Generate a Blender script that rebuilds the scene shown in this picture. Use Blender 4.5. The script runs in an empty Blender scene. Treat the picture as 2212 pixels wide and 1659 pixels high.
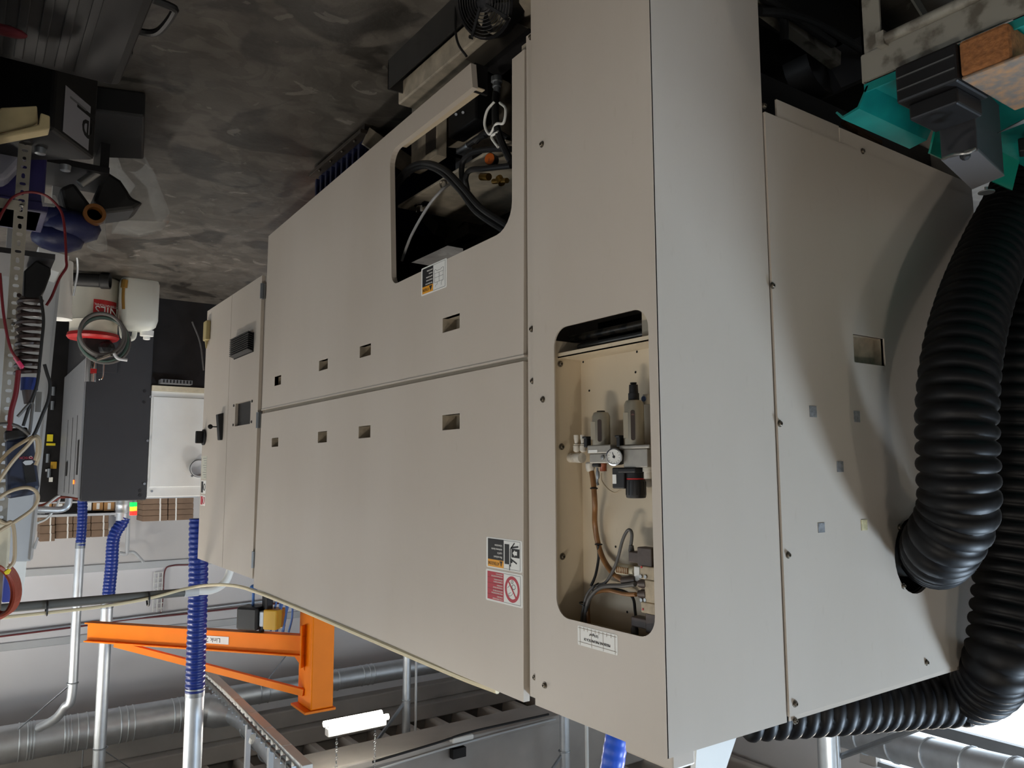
import bpy, bmesh, math, random
from mathutils import Vector, Matrix
random.seed(7)
S = bpy.context.scene
COL = S.collection
# ------------------------------------------------------------------ camera (the phone was held upside down)
IMW, IMH, FPX = 2212.0, 1659.0, 1679.2
YAW, PITCH, ROLL = math.radians(35.0864), math.radians(6.2840), math.radians(180 - .2067)
CAM = Vector((0, 0, 1.55))
FW = Vector((-math.sin(YAW) * math.cos(PITCH), math.cos(YAW) * math.cos(PITCH), -math.sin(PITCH)))
_r = Vector((math.cos(YAW), math.sin(YAW), 0)); _u = _r.cross(FW)
RT = math.cos(ROLL) * _r + math.sin(ROLL) * _u
UP = -math.sin(ROLL) * _r + math.cos(ROLL) * _u
cd = bpy.data.cameras.new('camera'); cam = bpy.data.objects.new('camera', cd); COL.objects.link(cam)
cd.sensor_width = 36; cd.lens = FPX / IMW * 36; cd.clip_start = .02; cd.clip_end = 80
M = Matrix.Identity(4)
for i in range(3):
    M[i][0], M[i][1], M[i][2], M[i][3] = RT[i], UP[i], -FW[i], CAM[i]
cam.matrix_world = M
S.camera = cam
# ------------------------------------------------------------------ world, exposure
S.view_settings.view_transform = 'Standard'; S.view_settings.look = 'None'
S.view_settings.gamma = 1; S.view_settings.use_curve_mapping = False
S.view_settings.exposure = 0.0
S.cycles.max_bounces = 6; S.cycles.diffuse_bounces = 4; S.cycles.glossy_bounces = 3; S.cycles.transmission_bounces = 3; S.cycles.transparent_max_bounces = 8
S.cycles.caustics_reflective = False; S.cycles.caustics_refractive = False; S.cycles.adaptive_threshold = .05
w = bpy.data.worlds.new('sky'); S.world = w; w.use_nodes = True
bg = w.node_tree.nodes['Background']; bg.inputs[0].default_value = (.75, .86, 1, 1); bg.inputs[1].default_value = 3.0
WINDOW_STRENGTH = 4.0       # daylight through the frosted strip glazing of the left wall
WINDOW_STRENGTH_RIGHT = 4.5 # and of the right wall
WINDOW_COLOR = (.80, .91, 1.0)
LAMP_POWER = 36.0           # each twin-tube ceiling fitting (watts of the area light in it)
LAMP_COLOR = (1.0, .93, .85)

SKY_AT = (-4.9, -.75, 5.40)  # roof light over the bay beside the machine
sk = bpy.data.lights.new('roof_light', 'AREA'); sk.shape = 'RECTANGLE'; sk.size = 1.1; sk.size_y = 1.0; sk.energy = 480; sk.color = (.64, .81, 1.0)
sko = bpy.data.objects.new('roof_light', sk); COL.objects.link(sko); sko.location = SKY_AT

# ------------------------------------------------------------------ where things stand: sight line meets a plane
def ray(px, py):
    return (px - IMW / 2) / FPX * RT + (IMH / 2 - py) / FPX * UP + FW
def PX(px, py, x):
    d = ray(px, py); return CAM + d * ((x - CAM.x) / d.x)
def PY(px, py, y):
    d = ray(px, py); return CAM + d * ((y - CAM.y) / d.y)
def PZ(px, py, z):
    d = ray(px, py); return CAM + d * ((z - CAM.z) / d.z)

# ------------------------------------------------------------------ materials
def lin(c):
    return tuple(((v / 255) / 12.92 if v <= 10 else (((v / 255) + .055) / 1.055) ** 2.4) for v in c)
MATS = {}
def mat(name, rgb, rough=.5, metal=0., var=.0, scale=6., bump=0., bscale=60., rgb2=None, thr=None, emit=0., alpha=None, trans=0., spec=.5, coat=0., aniso=None):
    if name in MATS: return MATS[name]
    m = bpy.data.materials.new(name); m.use_nodes = True
    nt = m.node_tree; b = nt.nodes['Principled BSDF']
    c = lin(rgb)
    b.inputs['Base Color'].default_value = (*c, 1); b.inputs['Roughness'].default_value = rough; b.inputs['Metallic'].default_value = metal
    b.inputs['Specular IOR Level'].default_value = spec
    if coat: b.inputs['Coat Weight'].default_value = coat
    if trans: b.inputs['Transmission Weight'].default_value = trans
    if alpha is not None: b.inputs['Alpha'].default_value = alpha
    if emit:
        b.inputs['Emission Color'].default_value = (*c, 1); b.inputs['Emission Strength'].default_value = emit
    tc = None
    def coords():
        nonlocal tc
        if tc is None: tc = nt.nodes.new('ShaderNodeTexCoord')
        return tc.outputs['Object']
    if var or rgb2:
        n = nt.nodes.new('ShaderNodeTexNoise'); n.inputs['Scale'].default_value = scale; n.inputs['Detail'].default_value = 6
        nt.links.new(coords(), n.inputs['Vector'])
        r = nt.nodes.new('ShaderNodeValToRGB'); e = r.color_ramp.elements
        if rgb2:
            t = thr or (.4, .6)
            e[0].position, e[1].position = t; e[0].color = (*c, 1); e[1].color = (*lin(rgb2), 1)
        else:
            e[0].position, e[1].position = .3, .7
            e[0].color = (*[v * (1 - var) for v in c], 1); e[1].color = (*[min(1, v * (1 + var)) for v in c], 1)
        nt.links.new(n.outputs['Fac'], r.inputs['Fac']); nt.links.new(r.outputs['Color'], b.inputs['Base Color'])
    if bump:
        n2 = nt.nodes.new('ShaderNodeTexNoise'); n2.inputs['Scale'].default_value = bscale; n2.inputs['Detail'].default_value = 4
        nt.links.new(coords(), n2.inputs['Vector'])
        bp = nt.nodes.new('ShaderNodeBump'); bp.inputs['Strength'].default_value = bump; bp.inputs['Distance'].default_value = .01
        nt.links.new(n2.outputs['Fac'], bp.inputs['Height']); nt.links.new(bp.outputs['Normal'], b.inputs['Normal'])
    MATS[name] = m
    return m

# ------------------------------------------------------------------ objects
ORG = {}
def thing(name, label, cat, loc=(0, 0, 0), group=None):
    o = bpy.data.objects.new(name, None); COL.objects.link(o); o.location = loc; o.empty_display_size = .05
    ORG[o] = Vector(loc); o['label'] = label; o['category'] = cat
    if group: o['group'] = group
    return o
def tag(o, label, cat, group=None, kind=None):
    if label: o['label'] = label
    if cat: o['category'] = cat
    if group: o['group'] = group
    if kind: o['kind'] = kind
    return o
def org(p):
    if p is None: return Vector((0, 0, 0))
    return ORG[p]
def cr(pts, n=8):
    """Catmull-Rom through points"""
    pts = [Vector(p) for p in pts]
    if len(pts) == 2: return [pts[0].lerp(pts[1], i / n) for i in range(n + 1)]
    P = [pts[0] * 2 - pts[1]] + pts + [pts[-1] * 2 - pts[-2]]
    out = []
    for i in range(1, len(P) - 2):
        a, b, c, d = P[i - 1:i + 3]
        for k in range(n):
            t = k / n
            out.append(.5 * ((2 * b) + (c - a) * t + (2 * a - 5 * b + 4 * c - d) * t * t + (3 * b - a - 3 * c + d) * t ** 3))
    out.append(pts[-1]); return out
def resample(pts, step):
    out = [pts[0].copy()]; acc = 0.
    for a, b in zip(pts, pts[1:]):
        L = (b - a).length
        while acc + L >= step:
            t = (step - acc) / L; a = a.lerp(b, t); out.append(a.copy()); L = (b - a).length; acc = 0.
        acc += L
    return out

class MB:
    def __init__(self): self.bm = bmesh.new()
    def box(self, c, s, rz=0., rx=0., ry=0., R=None):
        c = Vector(c); R = R or (Matrix.Rotation(rz, 3, 'Z') @ Matrix.Rotation(ry, 3, 'Y') @ Matrix.Rotation(rx, 3, 'X'))
        v = [self.bm.verts.new(c + R @ Vector((sx * s[0] / 2, sy * s[1] / 2, sz * s[2] / 2))) for sx in (-1, 1) for sy in (-1, 1) for sz in (-1, 1)]
        for f in ((0, 1, 3, 2), (4, 6, 7, 5), (0, 4, 5, 1), (2, 3, 7, 6), (0, 2, 6, 4), (1, 5, 7, 3)): self.bm.faces.new([v[i] for i in f])
        return self
    def bx(self, a, b):
        a, b = Vector(a), Vector(b); return self.box((a + b) / 2, [abs(b[i] - a[i]) for i in range(3)])
    def beam(self, a, b, w, h, up=(0, 0, 1)):
        a, b = Vector(a), Vector(b); d = (b - a); L = d.length; d.normalize(); u = Vector(up)
        if abs(d.dot(u)) > .98: u = Vector((1, 0, 0))
        s = d.cross(u).normalized(); u = s.cross(d).normalized()
        R = Matrix((d, s, u)).transposed()
        return self.box((a + b) / 2, (L, w, h), R=R)
    def hexa(self, bot, top):
        v = [self.bm.verts.new(Vector(p)) for p in list(bot) + list(top)]; n = len(bot)
        self.bm.faces.new(v[:n]); self.bm.faces.new(v[n:])
        for i in range(n): self.bm.faces.new((v[i], v[(i + 1) % n], v[n + (i + 1) % n], v[n + i]))
        return self
    def prism(self, poly, vec):
        vec = Vector(vec); return self.hexa(poly, [Vector(p) + vec for p in poly])
    def plate(self, outline, holes, vec):
        tmp = bmesh.new(); loops = []
        for lp in [outline] + list(holes):
            vs = [tmp.verts.new(Vector(p)) for p in lp]; loops.append([tmp.edges.new((vs[i], vs[(i + 1) % len(vs)])) for i in range(len(vs))])
        bmesh.ops.triangle_fill(tmp, use_beauty=True, use_dissolve=False, edges=tmp.edges[:])
        r = bmesh.ops.extrude_face_region(tmp, geom=tmp.faces[:])
        bmesh.ops.translate(tmp, verts=[g for g in r['geom'] if isinstance(g, bmesh.types.BMVert)], vec=Vector(vec))
        bmesh.ops.recalc_face_normals(tmp, faces=tmp.faces[:])
        me = bpy.data.meshes.new('t'); tmp.to_mesh(me); tmp.free(); self.bm.from_mesh(me); bpy.data.meshes.remove(me); return self
    def rings(self, rings, cap=True, closed=False):
        vs = [[self.bm.verts.new(p) for p in r] for r in rings]; n = len(rings[0])
        m = len(vs) if closed else len(vs) - 1
        for i in range(m):
            a, b = vs[i], vs[(i + 1) % len(vs)]
            for k in range(n): self.bm.faces.new((a[k], a[(k + 1) % n], b[(k + 1) % n], b[k]))
        if cap and not closed:
            self.bm.faces.new(vs[0][::-1]); self.bm.faces.new(vs[-1])
        return self
    def lathe(self, o, axis, prof, seg=20, cap=True):
        o = Vector(o); a = Vector(axis).normalized(); t = Vector((0, 0, 1)) if abs(a.z) < .9 else Vector((1, 0, 0))
        e1 = a.cross(t).normalized(); e2 = a.cross(e1)
        return self.rings([[o + a * h + (e1 * math.cos(2 * math.pi * k / seg) + e2 * math.sin(2 * math.pi * k / seg)) * max(r, 1e-4) for k in range(seg)] for h, r in prof], cap)
    def cyl(self, a, b, r, r2=None, seg=18):
        a, b = Vector(a), Vector(b); return self.lathe(a, b - a, [(0, r), ((b - a).length, r if r2 is None else r2)], seg)
    def sweep(self, pts, rad, seg=10, cap=True, closed=False):
        pts = [Vector(p) for p in pts]; n = len(pts); rr = []
        def tang(i):
            if closed: return (pts[(i + 1) % n] - pts[i - 1]).normalized()
            return (pts[min(i + 1, n - 1)] - pts[max(i - 1, 0)]).normalized()
        t = tang(0); e = Vector((0, 0, 1)) if abs(t.z) < .9 else Vector((1, 0, 0)); e = (e - t * e.dot(t)).normalized()
        for i, p in enumerate(pts):
            t = tang(i); e = (e - t * e.dot(t)).normalized(); f = t.cross(e); r = rad(i) if callable(rad) else rad
            rr.append([p + (e * math.cos(2 * math.pi * k / seg) + f * math.sin(2 * math.pi * k / seg)) * r for k in range(seg)])
        return self.rings(rr, cap, closed)
    def tube(self, pts, r, seg=10, n=8):
        return self.sweep(cr(pts, n), r, seg)
    def torus(self, c, axis, R, r, seg=32, ms=8):
        c = Vector(c); a = Vector(axis).normalized(); t = Vector((0, 0, 1)) if abs(a.z) < .9 else Vector((1, 0, 0)); e1 = a.cross(t).normalized(); e2 = a.cross(e1)
        return self.sweep([c + (e1 * math.cos(2 * math.pi * k / seg) + e2 * math.sin(2 * math.pi * k / seg)) * R for k in range(seg)], r, ms, closed=True)
    def ball(self, c, r, sc=(1, 1, 1), sub=2):
        d = bmesh.ops.create_icosphere(self.bm, subdivisions=sub, radius=r)
        for v in d['verts']: v.co = Vector((v.co.x * sc[0], v.co.y * sc[1], v.co.z * sc[2])) + Vector(c)
        return self
    def corr(self, pts, r, pitch, amp, seg=24, per=6):
        """corrugated flexible duct"""
        P = resample(cr(pts, 24), pitch / per)
        return self.sweep(P, lambda i: r * (1 + amp * (abs(math.cos(math.pi * i / per)) ** .6 * 2 - 1)), seg)
    def build(self, name, m, parent=None, smooth=False, bevel=0., ang=35, solid=0.):
        o3 = org(parent)
        bmesh.ops.recalc_face_normals(self.bm, faces=self.bm.faces[:])
        if o3.length: bmesh.ops.translate(self.bm, verts=self.bm.verts[:], vec=-o3)
        me = bpy.data.meshes.new(name); self.bm.to_mesh(me); self.bm.free()
        if smooth:
            for p in me.polygons: p.use_smooth = True
            try: me.set_sharp_from_angle(angle=math.radians(ang))
            except Exception: pass
        me.materials.append(m if not isinstance(m, str) else MATS[m])
        o = bpy.data.objects.new(name, me); COL.objects.link(o)
        if parent is not None: o.parent = parent
        ORG[o] = o3
        if bevel:
            b = o.modifiers.new('edge', 'BEVEL'); b.width = bevel; b.segments = 2; b.limit_method = 'ANGLE'; b.angle_limit = math.radians(40)
        if solid:
            s = o.modifiers.new('thick', 'SOLIDIFY'); s.thickness = solid; s.offset = 0
        return o
def inst(src, parent, loc, rot=None, name=None):
    o = bpy.data.objects.new(name or src.name.split('.')[0], src.data); COL.objects.link(o)
    o.parent = parent; o.location = Vector(loc) - org(parent)
    if rot is not None: o.rotation_euler = rot
    ORG[o] = org(parent); return o
def text(parent, s, loc, size, m, xdir=(0, 1, 0), ydir=(0, 0, 1), name='lettering', ext=.0003, align='CENTER', sx=1.):
    cu = bpy.data.curves.new('txt', 'FONT'); cu.body = s; cu.size = size; cu.align_x = align; cu.align_y = 'CENTER'; cu.extrude = ext; cu.resolution_u = 3
    to = bpy.data.objects.new('txt', cu); COL.objects.link(to)
    dg = bpy.context.evaluated_depsgraph_get(); me = bpy.data.meshes.new_from_object(to.evaluated_get(dg))
    bpy.data.objects.remove(to); bpy.data.curves.remove(cu)
    X, Yv = Vector(xdir).normalized(), Vector(ydir).normalized(); Zv = X.cross(Yv); L = Vector(loc) - org(parent)
    for v in me.vertices: v.co = L + X * v.co.x * sx + Yv * v.co.y + Zv * v.co.z
    me.materials.clear(); me.materials.append(m); me.name = name
    o = bpy.data.objects.new(name, me); COL.objects.link(o); o.parent = parent; ORG[o] = org(parent); return o
def fillet(poly, rads, n=6):
    """round corners of a 2-D polygon"""
    out = []; N = len(poly)
    for i, p in enumerate(poly):
        r = rads[i] if isinstance(rads, (list, tuple)) else rads
        p = Vector(p)
        if not r: out.append(p); continue
        a = (Vector(poly[i - 1]) - p); b = (Vector(poly[(i + 1) % N]) - p); la, lb = a.length, b.length; a.normalize(); b.normalize()
        half = math.acos(max(-1, min(1, a.dot(b)))) / 2; d = min(r / math.tan(half), la * .49, lb * .49); rr = d * math.tan(half)
        c = p + (a + b).normalized() * (rr / math.sin(half)); s = p + a * d - c; e = p + b * d - c
        a0 = math.atan2(s.y, s.x); a1 = math.atan2(e.y, e.x); da = (a1 - a0 + math.pi) % (2 * math.pi) - math.pi
        for k in range(n + 1): t = a0 + da * k / n; out.append(c + Vector((math.cos(t), math.sin(t))) * rr)
    return out
def rrect(u0, u1, v0, v1, r, n=6): return fillet([(u0, v0), (u1, v0), (u1, v1), (u0, v1)], r, n)
def onX(pts, x): return [Vector((x, p[0], p[1])) for p in pts]
def onY(pts, y): return [Vector((p[0], y, p[1])) for p in pts]
def yz(v): return Vector((v.y, v.z))
def xz(v): return Vector((v.x, v.z))
# ------------------------------------------------------------------ paints and stuffs
XF, YS = -1.35, 1.312            # long side and short side of the machine
YB, XL, XRW, YFW, ZR = 11.6, -9.0, 6.0, -8.0, 5.75
Z0 = -.2                         # floor level (heights are counted from the machine's own datum)
def paint(name, rgb, rough, dirt=.25):
    """enamelled sheet metal with faint grime and fine streaks"""
    m = bpy.data.materials.new(name); m.use_nodes = True; nt = m.node_tree; b = nt.nodes['Principled BSDF']; b.inputs['Roughness'].default_value = rough
    tc = nt.nodes.new('ShaderNodeTexCoord'); mp = nt.nodes.new('ShaderNodeMapping'); mp.inputs['Scale'].default_value = (1, 1, .35); nt.links.new(tc.outputs['Object'], mp.inputs['Vector'])
    n1 = nt.nodes.new('ShaderNodeTexNoise'); n1.inputs['Scale'].default_value = 2.2; n1.inputs['Detail'].default_value = 5; nt.links.new(mp.outputs[0], n1.inputs['Vector'])
    n2 = nt.nodes.new('ShaderNodeTexNoise'); n2.inputs['Scale'].default_value = 45; n2.inputs['Detail'].default_value = 3; nt.links.new(mp.outputs[0], n2.inputs['Vector'])
    c = lin(rgb); r = nt.nodes.new('ShaderNodeValToRGB'); e = r.color_ramp.elements; e[0].position, e[1].position = .35, .75
    e[0].color = (*c, 1); e[1].color = (c[0] * (1 - dirt * .5), c[1] * (1 - dirt * .58), c[2] * (1 - dirt * .72), 1)
    nt.links.new(n1.outputs['Fac'], r.inputs['Fac'])
    r2 = nt.nodes.new('ShaderNodeValToRGB'); f = r2.color_ramp.elements; f[0].position, f[1].position = .66, .80; f[0].color = (1, 1, 1, 1); f[1].color = (.80, .77, .72, 1)
    nt.links.new(n2.outputs['Fac'], r2.inputs['Fac'])
    mx = nt.nodes.new('ShaderNodeMix'); mx.data_type = 'RGBA'; mx.blend_type = 'MULTIPLY'; mx.inputs['Factor'].default_value = min(1, dirt * 1.6)
    nt.links.new(r.outputs['Color'], mx.inputs['A']); nt.links.new(r2.outputs['Color'], mx.inputs['B']); nt.links.new(mx.outputs['Result'], b.inputs['Base Color'])
    MATS[name] = m; return m
BEIGE = paint('beige_enamel', (196, 187, 176), .36, .16)
BEIGE_DIRTY = paint('beige_enamel_grimy', (204, 190, 166), .5, .4)
mat('groove_beige', (168, 158, 140), .5, var=.06)
mat('steel', (150, 150, 148), .35, .9, var=.1, scale=20)
mat('bolt_zinc', (120, 112, 100), .35, .85)
mat('galv', (206, 211, 216), .46, .85, var=.07, scale=9, bump=.02, bscale=40)
mat('galv_dull', (150, 155, 160), .42, .85, var=.1, scale=5)
mat('chrome', (215, 215, 215), .12, 1.)
mat('black_plastic', (14, 14, 16), .5)
mat('black_rubber', (18, 18, 19), .6)
mat('black_hose', (8, 8, 11), .5, spec=.25, bump=.05, bscale=28)
mat('black_steel', (30, 29, 30), .45, .4, var=.3)
mat('charcoal', (44, 44, 47), .55, var=.05)
mat('grey_plastic', (105, 107, 110), .5)
mat('grey_paint', (128, 130, 133), .45, var=.05)
mat('light_grey', (190, 194, 198), .45, var=.03)
mat('white_paint', (226, 228, 226), .5, var=.03)
mat('white_plastic', (228, 228, 222), .4)
mat('milky_plastic', (214, 216, 206), .35)
mat('cream_plastic', (205, 196, 172), .45, var=.08, scale=30)
mat('cable_grey', (84, 82, 80), .5)
mat('cable_cream', (226, 214, 180), .5)
mat('cable_beige', (172, 155, 128), .5)
mat('cable_red', (100, 20, 28), .45)
mat('hose_brown', (128, 88, 48), .4, var=.25, scale=25)
mat('blue_duct', (18, 46, 128), .32)
mat('blue_plastic', (36, 40, 100), .4)
mat('navy', (34, 42, 62), .45)
mat('orange', (240, 128, 0), .5, var=.03, spec=.2)
mat('red', (176, 34, 36), .45)
mat('print_red', (180, 44, 60), .5)
mat('print_black', (20, 20, 22), .6)
mat('print_amber', (232, 160, 34), .5)
mat('print_white', (232, 232, 228), .5)
mat('yellow', (226, 208, 40), .5)
mat('cardboard', (126, 104, 86), .85, var=.12, scale=8)
mat('carton', (176, 132, 84), .8, var=.06)
mat('wood', (150, 104, 60), .7, var=.2, scale=12)
mat('concrete_beam', (172, 168, 164), .9, var=.16, scale=1.6, bump=.06, bscale=25)
mat('concrete_rib', (196, 190, 184), .9, var=.14, scale=2.)
mat('wall_white', (222, 222, 226), .8, var=.02, scale=2)
mat('wall_white_lower', (206, 204, 204), .8, var=.03, scale=2)
mat('teal_tray', (16, 120, 114), .25, var=.25, scale=7, coat=.3)
mat('brass', (176, 140, 74), .35, .9)
mat('copper_red', (150, 62, 42), .45)
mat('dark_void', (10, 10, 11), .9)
def glass_clear(name, rgb, alpha):
    m = mat(name, rgb, .12, alpha=alpha, trans=.0, bump=.6, bscale=14); return m
glass_clear('clear_film', (190, 192, 190), .22)
mat('smoked', (60, 50, 44), .2)

def floor_mat():
    m = bpy.data.materials.new('stained_concrete'); m.use_nodes = True; nt = m.node_tree; b = nt.nodes['Principled BSDF']
    g = nt.nodes.new('ShaderNodeNewGeometry'); N = nt.nodes.new; L = nt.links.new
    def noise(s, d=6, dist=0.):
        n = N('ShaderNodeTexNoise'); n.inputs['Scale'].default_value = s; n.inputs['Detail'].default_value = d; n.inputs['Distortion'].default_value = dist; L(g.outputs['Position'], n.inputs['Vector']); return n.outputs['Fac']
    def ramp(f, a, b_, ca, cb):
        r = N('ShaderNodeValToRGB'); e = r.color_ramp.elements; e[0].position, e[1].position = a, b_; e[0].color = (*ca, 1); e[1].color = (*cb, 1); L(f, r.inputs['Fac']); return r.outputs['Color']
    def mul(a, b_, fac=1., mode='MULTIPLY'):
        x = N('ShaderNodeMix'); x.data_type = 'RGBA'; x.blend_type = mode; x.inputs['Factor'].default_value = fac; L(a, x.inputs['A']); L(b_, x.inputs['B']); return x.outputs['Result']
    base = ramp(noise(1.3), .3, .7, lin((128, 124, 116)), lin((166, 161, 153)))
    base = mul(base, ramp(noise(5.5, 8), .42, .62, (.72, .7, .68), (1, 1, 1)))
    base = mul(base, ramp(noise(2.1, 10, .9), .40, .455, (.36, .35, .34), (1, 1, 1)))
    base = mul(base, ramp(noise(4.3, 12, 1.6), .50, .53, (.74, .73, .72), (1, 1, 1)))
    base = mul(base, ramp(noise(7, 9, .8), .66, .68, (0, 0, 0), (.2, .195, .18)), 1., 'ADD')
    # oil that crept out from under the machine
    sub = N('ShaderNodeVectorMath'); sub.operation = 'SUBTRACT'; sub.inputs[1].default_value = (-1.25, 3.0, 0); L(g.outputs['Position'], sub.inputs[0])
    sc = N('ShaderNodeVectorMath'); sc.operation = 'MULTIPLY'; sc.inputs[1].default_value = (1.6, 1.0, 0); L(sub.outputs[0], sc.inputs[0])
    ln = N('ShaderNodeVectorMath'); ln.operation = 'LENGTH'; L(sc.outputs[0], ln.inputs[0])
    ad = N('ShaderNodeMath'); ad.operation = 'MULTIPLY_ADD'; ad.inputs[1].default_value = 1.1; L(noise(3.2, 5, .3), ad.inputs[0]); L(ln.outputs['Value'], ad.inputs[2])
    base = mul(base, ramp(ad.outputs[0], 1.05, 1.1, (.30, .29, .28), (1, 1, 1)))
    L(base, b.inputs['Base Color'])
    rr = N('ShaderNodeMapRange'); rr.inputs['To Min'].default_value = .25; rr.inputs['To Max'].default_value = .75; L(noise(2.1, 7, .6), rr.inputs['Value']); L(rr.outputs[0], b.inputs['Roughness'])
    bp = N('ShaderNodeBump'); bp.inputs['Strength'].default_value = .15; bp.inputs['Distance'].default_value = .01; L(noise(30), bp.inputs['Height']); L(bp.outputs[0], b.inputs['Normal'])
    return m
# ------------------------------------------------------------------ the hall
def struct(o): o['kind'] = 'structure'; return o
floor = struct(MB().bx((XL - .3, YFW - .3, Z0 - .2), (XRW + .3, YB + .3, Z0)).build('floor', floor_mat()))
# expansion joint in the slab, a shallow strip let into the floor
wb = struct(thing('wall_back', '', '', (-2, YB, 0))); del wb['label']; del wb['category']
zj1 = PY(200, 1228, YB).z; zj2 = PY(110, 1386, YB).z; ZW = PY(200, 1600, YB).z
MB().bx((XL, YB + .04, Z0), (XRW, YB + .3, ZR)).build('wall_core', MATS['concrete_beam'], wb)
for i, (a, b, mm) in enumerate(((Z0, zj1 - .05, 'wall_white_lower'), (zj1 + .04, zj2 - .05, 'wall_white'), (zj2 + .05, ZW, 'wall_white'))):
    MB().bx((XL, YB - .02, a), (XRW, YB + .05, b)).build('panel', MATS[mm], wb)
for z in (zj1, zj2):
    MB().bx((XL, YB - .05, z - .05), (XRW, YB + .05, z + .045)).build('ledge', MATS['light_grey'], wb, bevel=.008)
def beam(name, a, b): return struct(MB().bx(a, b).build(name, MATS['concrete_beam'], bevel=.02))
beam('trim_1', (XL, YB - .22, ZW), (XRW, YB + .05, 5.22))
beam('trim_2', (XL, YB - .40, 5.22), (XRW, YB + .05, 5.45))
# roof slab on parallel concrete ribs, carried by deep girders
ceil = struct(MB().bx((XL - .3, YFW - .3, ZR), (XRW + .3, YB + .3, ZR + .2)).build('ceiling', MATS['concrete_beam']))
xr = -8.85; nrib = 0
rib_me = None
while xr < XRW:
    if rib_me is None:
        rb = MB().prism([(xr - .045, YFW, 5.45), (xr + .045, YFW, 5.45), (xr + .1, YFW, ZR + .01), (xr - .1, YFW, ZR + .01)], (0, YB - .2 - YFW, 0)).build('rib', MATS['concrete_rib'], ceil); rib_me = rb; x0r = xr
    else:
        o = bpy.data.objects.new('rib', rib_me.data); COL.objects.link(o); o.parent = ceil; o.location = (xr - x0r, 0, 0)
    xr += .5
gz = PY(1015, 1600, 8.).z
girder = struct(MB().bx((XL, 8.0, gz), (XRW, 8.35, ZR - .28)).bx((XL, 7.9, gz - .09), (XRW, 8.45, gz)).build('trim_3', MATS['concrete_beam'], bevel=.02))
girder2 = struct(MB().bx((XL, -3.2, gz), (XRW, -2.85, ZR - .28)).bx((XL, -3.3, gz - .09), (XRW, -2.75, gz)).build('trim_4', MATS['concrete_beam'], bevel=.02))
# side and near walls, with frosted strip glazing under the eaves
mg = bpy.data.materials.new('daylit_glazing'); mg.use_nodes = True; nt = mg.node_tree; nt.nodes.clear()
em = nt.nodes.new('ShaderNodeEmission'); em.inputs[0].default_value = (*WINDOW_COLOR, 1); em.inputs[1].default_value = WINDOW_STRENGTH; ou = nt.nodes.new('ShaderNodeOutputMaterial'); nt.links.new(em.outputs[0], ou.inputs[0])
ZG0, ZG1 = 3.25, 5.05
mg2 = mg.copy(); mg2.node_tree.nodes['Emission'].inputs[1].default_value = WINDOW_STRENGTH_RIGHT
def glazed_wall(name, x, s, y0, y1, nb, mg=mg):
    w_ = struct(MB().bx((x - s * .0, YFW - .3, Z0), (x - s * .3, YB + .3, ZG0)).bx((x, YFW - .3, ZG1), (x - s * .3, YB + .3, ZR)).bx((x, y1, ZG0), (x - s * .3, YB + .3, ZG1)).bx((x, YFW - .3, ZG0), (x - s * .3, y0, ZG1)).build(name, MATS['wall_white_lower']))
    for k in range(nb):
        a = y0 + (y1 - y0) * k / nb; b = y0 + (y1 - y0) * (k + 1) / nb
        wn = struct(MB().bx((x - s * .12, a + .2, ZG0 + .03), (x - s * .14, b - .2, ZG1 - .03)).build('window_%d' % (len([o for o in bpy.data.objects if o.name.startswith('window_')]) + 1), mg))
        f = MB().bx((x - s * .02, a, ZG0), (x - s * .3, a + .2, ZG1)).bx((x - s * .02, b - .2, ZG0), (x - s * .3, b, ZG1)).build('window_column', MATS['concrete_beam'], wn)
        MB().bx((x - s * .05, a + .2, 4.40), (x - s * .2, b - .2, 4.52)).bx((x - s * .06, a + .2, ZG0), (x - s * .2, b - .2, ZG0 + .05)).bx((x - s * .06, a + .2, ZG1 - .05), (x - s * .2, b - .2, ZG1)).build('window_rail', MATS['grey_paint'], wn)
    return w_
glazed_wall('wall_left', XL, 1, -7.6, 5.6, 4)
glazed_wall('wall_right', XRW, -1, 1.5, 10.5, 3, mg2)
sx_, sy_, sz_ = SKY_AT
rl = struct(MB().bx((sx_ - .6, sy_ - .55, sz_ + .012), (sx_ + .6, sy_ + .55, sz_ + .02)).build('window_8', mg))
MB().bx((sx_ - .68, sy_ - .63, sz_ - .01), (sx_ - .6, sy_ + .63, ZR)).bx((sx_ + .6, sy_ - .63, sz_ - .01), (sx_ + .68, sy_ + .63, ZR)).bx((sx_ - .6, sy_ - .63, sz_ - .01), (sx_ + .6, sy_ - .55, ZR)).bx((sx_ - .6, sy_ + .55, sz_ - .01), (sx_ + .6, sy_ + .63, ZR)).build('window_curb', MATS['light_grey'], rl)
struct(MB().bx((XL - .3, YFW, Z0), (XRW + .3, YFW - .3, ZR)).build('wall_front', MATS['wall_white_lower']))

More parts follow.
